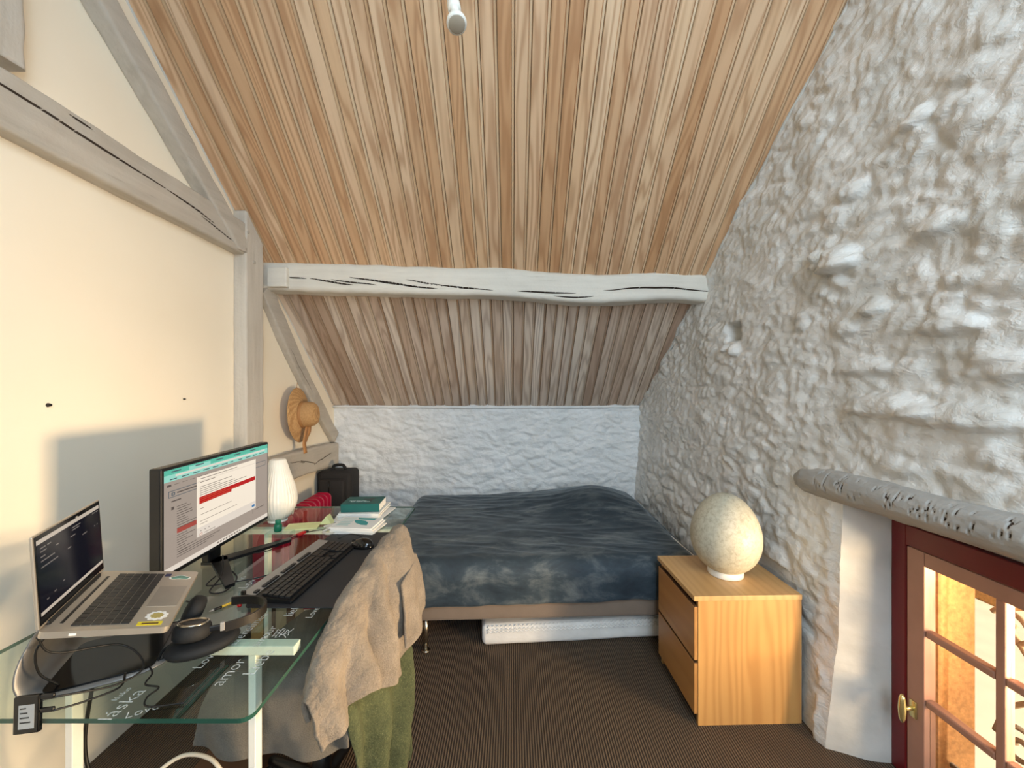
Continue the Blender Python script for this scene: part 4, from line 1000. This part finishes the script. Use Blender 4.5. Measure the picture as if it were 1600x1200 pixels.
# headphones with a soft case
hp = thing('headphones', 'black over-ear headphones with silver rings on the desk', 'headphones', (-0.832, 1.085, DH), R(24))
cup = Matrix.Translation((-0.02, -0.01, 0.052)) @ Matrix.Rotation(R(-12), 4, 'X') @ Matrix.Rotation(R(6), 4, 'Y')
obj('ear_cup', lathe(bmesh.new(), [(0.036, -0.02), (0.042, -0.014), (0.043, 0.0), (0.040, 0.012), (0.034, 0.018)], 32, cup), M['blacksoft'], hp, True)
obj('silver_ring', lathe(bmesh.new(), [(0.0345, 0.0165), (0.036, 0.0185), (0.034, 0.0215), (0.030, 0.0215), (0.029, 0.0185)], 32, cup), M['chrome'], hp, True)
obj('cup_cap', lathe(bmesh.new(), [(0.0295, 0.0185), (0.02, 0.020), (0.002, 0.0205)], 32, cup), M['black'], hp, True)
cup2 = Matrix.Translation((-0.045, 0.095, 0.055)) @ Matrix.Rotation(R(20), 4, 'X') @ Matrix.Rotation(R(-60), 4, 'Y')
obj('ear_cup', lathe(bmesh.new(), [(0.032, -0.02), (0.040, -0.014), (0.041, 0.0), (0.038, 0.012), (0.028, 0.018), (0.002, 0.019)], 32, cup2), M['blacksoft'], hp, True)
arc = []
for k in range(13):
    a = R(-80) + R(165) * k / 12; arc.append((0.035 + 0.105 * math.cos(a), 0.045 + 0.062 * math.sin(a), 0.052 + 0.006 * math.sin(a)))
vsb = []; 
for k, p in enumerate(catmull(arc, 48)):
    n = Vector((p.x - 0.035, (p.y - 0.045) * 1.6, 0)).normalized()
    for dz, dn in ((-0.012, -0.003), (0.012, -0.003), (0.012, 0.003), (-0.012, 0.003)): vsb.append(Vector((p.x, p.y, p.z + dz)) + n * dn)
fsb = [(4 * k + i, 4 * k + (i + 1) % 4, 4 * k + 4 + (i + 1) % 4, 4 * k + 4 + i) for k in range(48) for i in range(4)] + [(0, 3, 2, 1), (192, 193, 194, 195)]
obj_hb = pyobj('headband', vsb, fsb, plain('dark_bronze', rgb(40, 35, 30), 0.4, 0.3), hp, False)
obj('band_clip', bx((0.043, -0.0225, 0.040), (0.053, -0.0135, 0.062), 0.001), M['silver'], hp)
obj('slider', bx((0.012, -0.023, 0.044), (0.044, -0.015, 0.058), 0.002), M['black'], hp)
hc_ = tag(obj('headphone_case', lathe(bmesh.new(), [(0.060, 0.001), (0.078, 0.006), (0.082, 0.016), (0.078, 0.026), (0.062, 0.031), (0.002, 0.032)], 40, Matrix.Rotation(R(40), 4, 'Z') @ Matrix.Scale(0.72, 4, (0, 1, 0))), M['blacksoft'], None, True, (-0.822, 1.075, DH)), 'flat black soft case under the headphones', 'case')
cable('headphone_cable', 'coiled black cable beside the headphones', [(-0.875, 1.13, zD + 0.02), (-0.89, 1.09, zD + 0.015), (-0.90, 1.05, zD + 0.004), (-0.885, 1.03, zD), (-0.865, 1.05, zD + 0.006), (-0.87, 1.09, zD + 0.016), (-0.885, 1.07, zD + 0.02), (-0.90, 1.04, zD + 0.012), (-0.89, 1.02, zD), (-0.87, 1.06, zD + 0.01), (-0.85, 1.11, zD + 0.02)], 0.0032)

# desk mat, keyboard, mouse
matz = DH + 0.0005
bm = bmesh.new(); extrude_poly(bm, rrect(-0.845, 1.265, -0.535, 1.905, 0.02, 5), 0.0, 0.003)
dm = tag(obj('desk_mat', bm, M['mat'], None, False, (0, 0, matz)), 'charcoal desk mat under the keyboard and mouse', 'mat')
kb = thing('keyboard', 'long black keyboard with a silver upper strip on the desk mat', 'keyboard', (-0.772, 1.515, matz + 0.0035), R(86))
KL, KD = 0.455, 0.165
bm = bmesh.new()
extrude_poly(bm, [(-KD / 2, 0.0), (KD / 2, 0.0), (KD / 2, 0.026), (KD / 2 - 0.05, 0.021), (-KD / 2 + 0.004, 0.011), (-KD / 2, 0.008)], -KL / 2, KL / 2, Matrix(((0, 0, 1, 0), (1, 0, 0, 0), (0, 1, 0, 0), (0, 0, 0, 1))))
obj('housing', bm, M['black'], kb)
def kz(y): return 0.0115 + (y + KD / 2) / (KD - 0.05) * 0.0100 if y < KD / 2 - 0.05 else 0.0215 + (y - KD / 2 + 0.05) / 0.05 * 0.005
st_ = pyobj('silver_strip', [(-KL / 2 + .002, KD / 2 - 0.046, kz(KD / 2 - 0.046) + .0008), (KL / 2 - .002, KD / 2 - 0.046, kz(KD / 2 - 0.046) + .0008), (KL / 2 - .002, KD / 2 - 0.001, kz(KD / 2) + .0006), (-KL / 2 + .002, KD / 2 - 0.001, kz(KD / 2) + .0006)], [(0, 1, 2, 3)], M['silver'], kb, False)
md = st_.modifiers.new('thickness', 'SOLIDIFY'); md.thickness = 0.002; md.offset = -1
bm = bmesh.new()
def key(x, y, w, d):
    z = kz(y + d / 2); box(bm, (x, y, z - 0.001), (x + w, y + d, z + 0.006), 0)
for r in range(5):
    y = -KD / 2 + 0.006 + r * 0.0193
    x = -KL / 2 + 0.008
    wid = ([0.024] * 3 + [0.112] + [0.024] * 4, [0.036] + [0.019] * 11 + [0.05], [0.032] + [0.019] * 12 + [0.027], [0.028] + [0.019] * 12 + [0.030], [0.019] * 13 + [0.038])[r]
    for w in wid: key(x + 0.0013, y + 0.0012, w - 0.0026, 0.0162); x += w
    if r != 2 and x < KL / 2:
        for k in range(3):
            if r == 1 and k != 1: continue
            key(-KL / 2 + 0.298 + k * 0.019, y + 0.0008, 0.0176, 0.0176)
    for k in range(4): key(-KL / 2 + 0.364 + k * 0.020, y + 0.0008, 0.0184, 0.0176)
for k in range(16):
    if k in (1, 6, 11): continue
    key(-KL / 2 + 0.012 + k * 0.0195, KD / 2 - 0.044, 0.017, 0.011)
tag(obj('keys', bm, M['key'], kb), kind='stuff')
obj('wrist_edge', bx((-KL / 2, -KD / 2 - 0.004, 0.0), (KL / 2, -KD / 2 + 0.002, 0.008), 0.003), M['black'], kb)
ms = thing('computer_mouse', 'black computer mouse on the desk mat', 'mouse', (-0.648, 1.735, matz + 0.0035), R(80))
bm = bmesh.new(); bmesh.ops.create_uvsphere(bm, u_segments=32, v_segments=20, radius=1.0)
for v in bm.verts:
    x, y, z = v.co; v.co = Vector((x * 0.031 * (1 - 0.12 * y), y * 0.056, max(z, -0.02) * 0.036 * (1 - 0.28 * y)))
obj('shell', bm, M['blackgloss'], ms, True)
obj('wheel', lathe(bmesh.new(), [(0.006, -0.004), (0.009, -0.003), (0.009, 0.003), (0.006, 0.004)], 16, Matrix.Translation((0, 0.034, 0.022)) @ Matrix.Rotation(R(90), 4, 'Y')), M['black'], ms, True)
cable('mouse_cable', 'thin black cable looping behind the mouse', [(-0.66, 1.79, matz + 0.012), (-0.68, 1.84, zD), (-0.74, 1.85, zD + 0.012), (-0.79, 1.83, zD), (-0.84, 1.92, zD), (-0.93, 1.93, zD), (-1.0, 1.85, zD), (-1.02, 1.70, zD), (-1.1, 1.66, zD)], 0.002)
cable('keyboard_cable', 'black cable from the keyboard to the monitor foot', [(-0.86, 1.50, zD + 0.002), (-0.93, 1.45, zD), (-1.0, 1.42, zD), (-1.06, 1.40, zD), (-1.08, 1.47, zD)], 0.0022)
cable('video_cable', 'black cable curling in front of the monitor neck', [(-1.09, 1.52, 0.80), (-1.05, 1.46, zD + 0.01), (-1.02, 1.36, zD), (-0.97, 1.36, zD), (-0.99, 1.45, zD), (-1.04, 1.50, zD + 0.003)], 0.0026)
cable('power_cable', 'black cable lying behind the laptop near the monitor', [(-1.05, 1.30, zD), (-0.99, 1.27, zD), (-0.96, 1.22, zD), (-1.0, 1.18, zD), (-1.08, 1.2, zD)], 0.0024)

# pen, memory stick, note pads, green sharpener
pn = thing('pen', 'yellow and black pen lying near the headphones', 'pen', (-0.895, 1.29, DH + 0.0045), R(55))
obj('barrel', tube(bmesh.new(), [(-0.03, 0, 0), (0.035, 0, 0)], 0.004, 10, 4), M['yellow'], pn, True)
obj('grip', tube(bmesh.new(), [(-0.05, 0, 0), (-0.029, 0, 0)], 0.0042, 10, 4), M['black'], pn, True)
obj('tip', tube(bmesh.new(), [(-0.062, 0, 0), (-0.05, 0, 0)], lambda t: 0.0012 + 0.0028 * t, 10, 4), M['silver'], pn, True)
pp = thing('marker', 'clear marker with a red tip standing beside the pen', 'marker', (-0.862, 1.275, DH + 0.0005))
obj('red_tip', lathe(bmesh.new(), [(0.006, 0), (0.007, 0.004), (0.006, 0.010)], 12), M['redp'], pp, True)
obj('clear_body', lathe(bmesh.new(), [(0.003, 0.010), (0.003, 0.05)], 12), M['clear'], pp, True)
obj('black_clip', bx((0.006, -0.004, 0.036), (0.020, 0.004, 0.05), 0.002), M['black'], pp)
usb = thing('usb_stick', 'red and black memory stick on the glass near the monitor', 'usb stick', (-0.985, 1.885, DH + 0.0005), R(70))
obj('body', bx((-0.022, -0.010, 0), (0.022, 0.010, 0.010), 0.003), M['redp'], usb); obj('cap', bx((0.0222, -0.009, 0.001), (0.036, 0.009, 0.009), 0.002), M['black'], usb)
tag(obj('tape_tray', bx((-0.055, -0.03, 0), (0.055, 0.03, 0.020), 0.003), M['clear'], None, False, (-1.075, 1.87, DH + 0.0005)), 'clear acrylic tray beside the monitor stand', 'tray')
gs = thing('green_bottle', 'small green plastic bottle standing on the acrylic tray', 'bottle', (-1.085, 1.87, DH + 0.021))
obj('body', lathe(bmesh.new(), [(0.014, 0), (0.017, 0.003), (0.017, 0.030), (0.012, 0.036)], 20), M['greenp'], gs, True); obj('cap', lathe(bmesh.new(), [(0.011, 0.036), (0.012, 0.038), (0.012, 0.052), (0.010, 0.054)], 20), M['greenp'], gs, True)
np_ = bx((-0.075, -0.045, 0), (0.075, 0.045, 0.006), 0.0005)
tag(obj('note_pad', np_, M['note'], None, False, (-1.03, 1.985, DH + 0.0005), (0, 0, R(12))), 'pale yellow note pad lying on the glass', 'note pad')
tag(obj('folded_note', extrude_poly(bmesh.new(), [(-0.03, 0), (0.03, 0), (0.005, 0.042)], -0.02, 0.02, Matrix(((1, 0, 0, 0), (0, 0, 1, 0), (0, 1, 0, 0), (0, 0, 0, 1)))), M['note'], None, False, (-0.935, 2.04, DH + 0.0005)), 'small folded yellow note standing like a tent', 'note')
cable('white_cable', 'coiled white cable beside the white papers', [(-0.92, 1.97, zD + 0.002), (-0.87, 1.99, zD + 0.01), (-0.86, 1.93, zD + 0.014), (-0.89, 1.90, zD + 0.004), (-0.85, 1.88, zD + 0.002), (-0.82, 1.91, zD + 0.018), (-0.85, 1.94, zD + 0.02), (-0.88, 1.92, zD + 0.016), (-0.84, 1.895, zD + 0.012)], 0.006, 'cablewhite')

# papers and books
def leaf_stack(name, label, cat, loc, rz, w, d, layers, group=None):
    r = thing(name, label, cat, loc, rz, group); z = 0
    for k, (h, dx, dy, a, m) in enumerate(layers):
        bm = bx((-w / 2, -d / 2, 0), (w / 2, d / 2, h - 0.0004), 0.0008)
        bmesh.ops.transform(bm, matrix=Matrix.Translation((dx, dy, z)) @ Matrix.Rotation(R(a), 4, 'Z'), verts=bm.verts[:])
        obj('booklet', bm, M[m], r); z += h
    return r, z
r1, z1 = leaf_stack('booklet_stack', 'stack of white booklets, topmost with a teal leaf print', 'booklets', (-0.748, 1.955, DH + 0.0005), R(-4), 0.205, 0.15, [(0.006, 0.004, 0.002, 3, 'paper'), (0.006, 0.012, -0.004, -4, 'paper'), (0.007, 0.0, 0.0, 2, 'paper'), (0.006, 0.006, 0.0, -1, 'paper'), (0.007, -0.004, 0.0, 0, 'paper')])
pr = []
for k in range(5): pr.append([(-0.092 + 0.003 * k, 0.055 - 0.022 * k), (-0.03, 0.055 - 0.022 * k), (-0.03, 0.047 - 0.022 * k), (-0.092, 0.047 - 0.022 * k)])
bm = bmesh.new()
for p in pr: extrude_poly(bm, p, z1, z1 + 0.0004)
obj('faint_print', bm, M['palesea'], r1)
obj('teal_print', extrude_poly(bmesh.new(), [(-0.025, 0.066), (0.070, 0.066), (0.066, 0.040), (0.0, 0.042), (-0.018, 0.046)], z1, z1 + 0.0004), M['tealprint'], r1)
obj('teal_print', extrude_poly(bmesh.new(), [(-0.03, 0.030), (0.0, 0.034), (0.03, 0.024), (0.052, 0.0), (0.060, -0.034), (0.03, -0.030), (-0.008, -0.006)], z1, z1 + 0.0004), M['tealprint'], r1)
r2, z2 = leaf_stack('paper_pile', 'pile of loose white papers under the teal book', 'papers', (-0.80, 2.175, DH + 0.0005), R(3), 0.21, 0.21, [(0.004, -0.03, 0.0, 8, 'paper'), (0.005, 0.03, 0.0, -9, 'paper'), (0.007, 0.0, 0.0, 2, 'paper'), (0.006, 0.008, 0.0, -3, 'paper'), (0.008, 0.0, 0.0, 1, 'paper'), (0.007, 0.01, 0.0, -2, 'paper')])
tb = thing('teal_book', 'thick teal boxed book with white lettering on the paper pile', 'book', (-0.795, 2.165, DH + 0.001 + z2), R(4))
obj('cover', bx((-0.098, -0.072, 0), (0.098, 0.072, 0.042), 0.002), M['teal'], tb)
obj('pages', bx((0.0982, -0.066, 0.004), (0.0990, 0.066, 0.038)), M['paper'], tb)
bm = bmesh.new()
for k, (x, y, w) in enumerate(((-0.07, -0.01, 0.03), (-0.035, -0.012, 0.025), (-0.005, -0.014, 0.022), (-0.06, -0.026, 0.02), (-0.03, -0.028, 0.03), (0.01, -0.03, 0.03))):
    tube(bm, [(x + w * i / 6, y + (0.006 if i % 2 else -0.004), 0.0424) for i in range(7)], 0.0009, 5, 24)
tag(obj('script_lettering', bm, M['paleprint'], tb), kind='stuff')
obj('dark_figure', extrude_poly(bmesh.new(), [(-0.01, 0.03), (0.02, 0.02), (0.05, 0.045), (0.058, 0.04), (0.04, 0.012), (0.046, -0.02), (0.034, -0.016), (0.028, 0.004), (0.0, 0.016)], 0.0421, 0.0425), M['black'], tb)

# white pleated table lamp
wl_ = thing('pleated_lamp', 'white pleated teardrop table lamp behind the monitor', 'lamp', (-1.205, 2.075, DH + 0.0005))
obj('shade', lathe(bmesh.new(), [(0.040, 0.008), (0.062, 0.03), (0.083, 0.07), (0.090, 0.105), (0.087, 0.14), (0.078, 0.18), (0.064, 0.225), (0.050, 0.27), (0.038, 0.312), (0.030, 0.318), (0.002, 0.318)], 144, None, lambda a, z: 0.022 * math.cos(36 * a + 6 * z)), M['white'], wl_, True)
obj('base', lathe(bmesh.new(), [(0.045, 0), (0.046, 0.004), (0.042, 0.009)], 32), M['white'], wl_, True)

# ------------------------------------------------------------------ chair with throws
chx, chy = -0.64, 1.36
cr = thing('desk_chair', 'desk chair pushed under the desk, hidden under throws', 'chair', (chx, chy, 0.0), R(-12))
# local: front of the seat towards -x, back towards +x
obj('seat', bx((-0.18, -0.15, 0.46), (0.12, 0.21, 0.545), 0.035, 4), M['blacksoft'], cr, True)
obj('backrest', extrude_poly(bmesh.new(), [(-0.16, 0.50), (-0.16, 0.64), (-0.06, 0.70), (0.07, 0.765), (0.19, 0.81), (0.19, 0.50)], 0.125, 0.150, Matrix(((0, 0, 1, 0), (1, 0, 0, 0), (0, 1, 0, 0), (0, 0, 0, 1)))), M['blacksoft'], cr)
obj('back_support', bx((0.06, -0.03, 0.43), (0.124, 0.03, 0.56), 0.01), M['black'], cr)
obj('gas_column', lathe(bmesh.new(), [(0.03, 0.09), (0.03, 0.25), (0.018, 0.25), (0.018, 0.46)], 20), M['black'], cr, True)
for k in range(5):
    a = 2 * math.pi * k / 5 + 0.4
    lg = obj('base_leg', tube(bmesh.new(), [(0.02 * math.cos(a), 0.02 * math.sin(a), 0.11), (0.26 * math.cos(a), 0.26 * math.sin(a), 0.075)], lambda t: 0.024 - 0.008 * t, 8, 8), M['black'], cr, True)
    obj('caster', lathe(bmesh.new(), [(0.016, -0.012), (0.027, -0.010), (0.027, 0.010), (0.016, 0.012)], 16, Matrix.Translation((0.26 * math.cos(a), 0.26 * math.sin(a), 0.0285)) @ Matrix.Rotation(a, 4, 'Z') @ Matrix.Rotation(R(90), 4, 'X')), M['black'], lg, True)

# grey cloth spread over the seat, hanging down its near side
V = Vector
ctrl = [
    [(-0.915, 1.155, 0.41), (-0.82, 1.16, 0.375), (-0.66, 1.16, 0.372), (-0.53, 1.16, 0.375), (-0.47, 1.17, 0.40)],
    [(-0.905, 1.158, 0.49), (-0.82, 1.165, 0.48), (-0.66, 1.168, 0.48), (-0.54, 1.17, 0.49), (-0.475, 1.18, 0.50)],
    [(-0.875, 1.185, 0.565), (-0.80, 1.19, 0.572), (-0.66, 1.19, 0.578), (-0.55, 1.20, 0.595), (-0.49, 1.21, 0.61)],
    [(-0.850, 1.27, 0.578), (-0.78, 1.27, 0.580), (-0.66, 1.28, 0.585), (-0.56, 1.29, 0.60), (-0.50, 1.30, 0.64)],
    [(-0.83, 1.42, 0.575), (-0.75, 1.43, 0.575), (-0.64, 1.44, 0.58), (-0.55, 1.45, 0.60), (-0.48, 1.46, 0.66)],
    [(-0.80, 1.56, 0.57), (-0.72, 1.58, 0.57), (-0.61, 1.59, 0.575), (-0.52, 1.60, 0.60), (-0.44, 1.61, 0.66)]]
cl = cloth('seat_cloth', ctrl, 90, 70, lambda u, v, p: 0.010 * nz(p * 7) + 0.004 * nz(p * 22) + 0.012 * math.sin(v * 17 + 2 * math.sin(u * 4)) * smooth(0.35, 0.0, u), 0.008, M['greycloth'])
tag(cl, 'dark grey cloth spread over the chair seat under the glass', 'cloth')
# beige fleece thrown over the backrest; columns go from the far end to the near end, rows from the desk side over the top to the outer hem
ctrl = [
    [(-0.520, 1.57, 0.66), (-0.545, 1.45, 0.64), (-0.575, 1.32, 0.62), (-0.555, 1.20, 0.62), (-0.548, 1.12, 0.59), (-0.525, 1.05, 0.565)],
    [(-0.490, 1.575, 0.80), (-0.520, 1.45, 0.775), (-0.555, 1.32, 0.735), (-0.560, 1.20, 0.70), (-0.556, 1.11, 0.650), (-0.535, 1.04, 0.605)],
    [(-0.445, 1.575, 0.892), (-0.470, 1.45, 0.868), (-0.505, 1.32, 0.825), (-0.527, 1.20, 0.765), (-0.535, 1.10, 0.700), (-0.525, 1.025, 0.635)],
    [(-0.395, 1.56, 0.870), (-0.415, 1.44, 0.845), (-0.450, 1.31, 0.795), (-0.475, 1.19, 0.730), (-0.490, 1.08, 0.665), (-0.495, 1.005, 0.60)],
    [(-0.372, 1.54, 0.790), (-0.385, 1.42, 0.765), (-0.412, 1.29, 0.720), (-0.440, 1.17, 0.665), (-0.463, 1.065, 0.61), (-0.484, 1.0, 0.568)],
    [(-0.356, 1.52, 0.700), (-0.368, 1.40, 0.655), (-0.390, 1.275, 0.620), (-0.415, 1.16, 0.605), (-0.445, 1.06, 0.575), (-0.474, 1.0, 0.548)],
    [(-0.350, 1.50, 0.600), (-0.360, 1.37, 0.510), (-0.382, 1.26, 0.500), (-0.405, 1.155, 0.565), (-0.438, 1.06, 0.546), (-0.472, 1.003, 0.530)]]
def throw_disp(u, v, p):
    f = smooth(0.35, 0.85, u)
    n = nz(Vector((u * 2, v * 3, 4)))
    fold = 0.024 * math.sin(v * 26 + 3.0 * n + 2 * u) * f * (1 - 0.6 * smooth(0.6, 1, v))
    for c, w, a in ((0.30, 0.03, 0.022), (0.47, 0.035, 0.030), (0.66, 0.04, 0.024)):
        fold += a * math.exp(-((v - c - 0.10 * (u - 0.6)) / w) ** 2) * smooth(0.40, 0.75, u)
    return fold + 0.010 * nz(p * 9) + 0.006 * nz(p * 24) + 0.003 * nz(p * 90)
th = cloth('beige_throw', ctrl, 120, 130, throw_disp, 0.012, M['throw'])
tag(th, 'beige fleece throw draped over the chair backrest', 'throw')
# second layer of the fleece, folded under
ctrl = [
    [(-0.372, 1.545, 0.80), (-0.365, 1.46, 0.79), (-0.38, 1.38, 0.76)],
    [(-0.346, 1.54, 0.74), (-0.344, 1.46, 0.70), (-0.362, 1.37, 0.67)],
    [(-0.336, 1.53, 0.68), (-0.334, 1.45, 0.64), (-0.356, 1.35, 0.61)],
    [(-0.338, 1.52, 0.635), (-0.336, 1.43, 0.585), (-0.360, 1.33, 0.575)]]
fl = cloth('folded_layer', ctrl, 40, 40, lambda u, v, p: 0.010 * math.sin(v * 14 + u * 3) * u + 0.006 * nz(p * 16) + 0.002 * nz(p * 90), 0.010, M['throw'], th)
# green knitted blanket hanging below it
ctrl = [
    [(-0.385, 1.52, 0.64), (-0.400, 1.42, 0.63), (-0.425, 1.32, 0.61), (-0.46, 1.22, 0.58), (-0.49, 1.15, 0.56)],
    [(-0.362, 1.50, 0.46), (-0.378, 1.40, 0.46), (-0.408, 1.31, 0.45), (-0.445, 1.225, 0.45), (-0.48, 1.16, 0.47)],
    [(-0.352, 1.47, 0.30), (-0.374, 1.38, 0.28), (-0.402, 1.31, 0.29), (-0.435, 1.24, 0.30), (-0.47, 1.18, 0.34)],
    [(-0.386, 1.42, 0.13), (-0.394, 1.36, 0.10), (-0.408, 1.31, 0.09), (-0.43, 1.25, 0.10), (-0.455, 1.20, 0.14)]]
gb = cloth('green_blanket', ctrl, 90, 80, lambda u, v, p: 0.030 * math.sin(v * 17 + 1.5 * math.sin(u * 4)) * (0.4 + 0.6 * u) + 0.008 * nz(p * 14) + 0.004 * nz(p * 60), 0.012, M['green'])
tag(gb, 'moss green wool blanket hanging below the beige throw', 'blanket')

# cables on the floor and wall below the desk
cable('floor_cable', 'white cable loop on the floor under the desk', [(-1.02, 1.22, 0.02), (-1.10, 1.20, 0.10), (-1.13, 1.24, 0.20), (-1.06, 1.28, 0.26), (-0.96, 1.27, 0.27), (-0.90, 1.26, 0.22), (-0.88, 1.3, 0.05), (-0.9, 1.4, 0.012)], 0.006, 'cablewhite')
cable('wall_cable', 'black cable hanging down behind the left desk leg', [(-1.24, 1.20, 0.60), (-1.25, 1.18, 0.40), (-1.22, 1.18, 0.28), (-1.14, 1.20, 0.16), (-1.08, 1.25, 0.02), (-0.95, 1.4, 0.010)], 0.005)
tag(obj('floor_box', bx((-1.12, 1.30, 0.0), (-0.92, 1.58, 0.10), 0.006), M['brown'], None), 'low dark box on the floor under the desk', 'box')
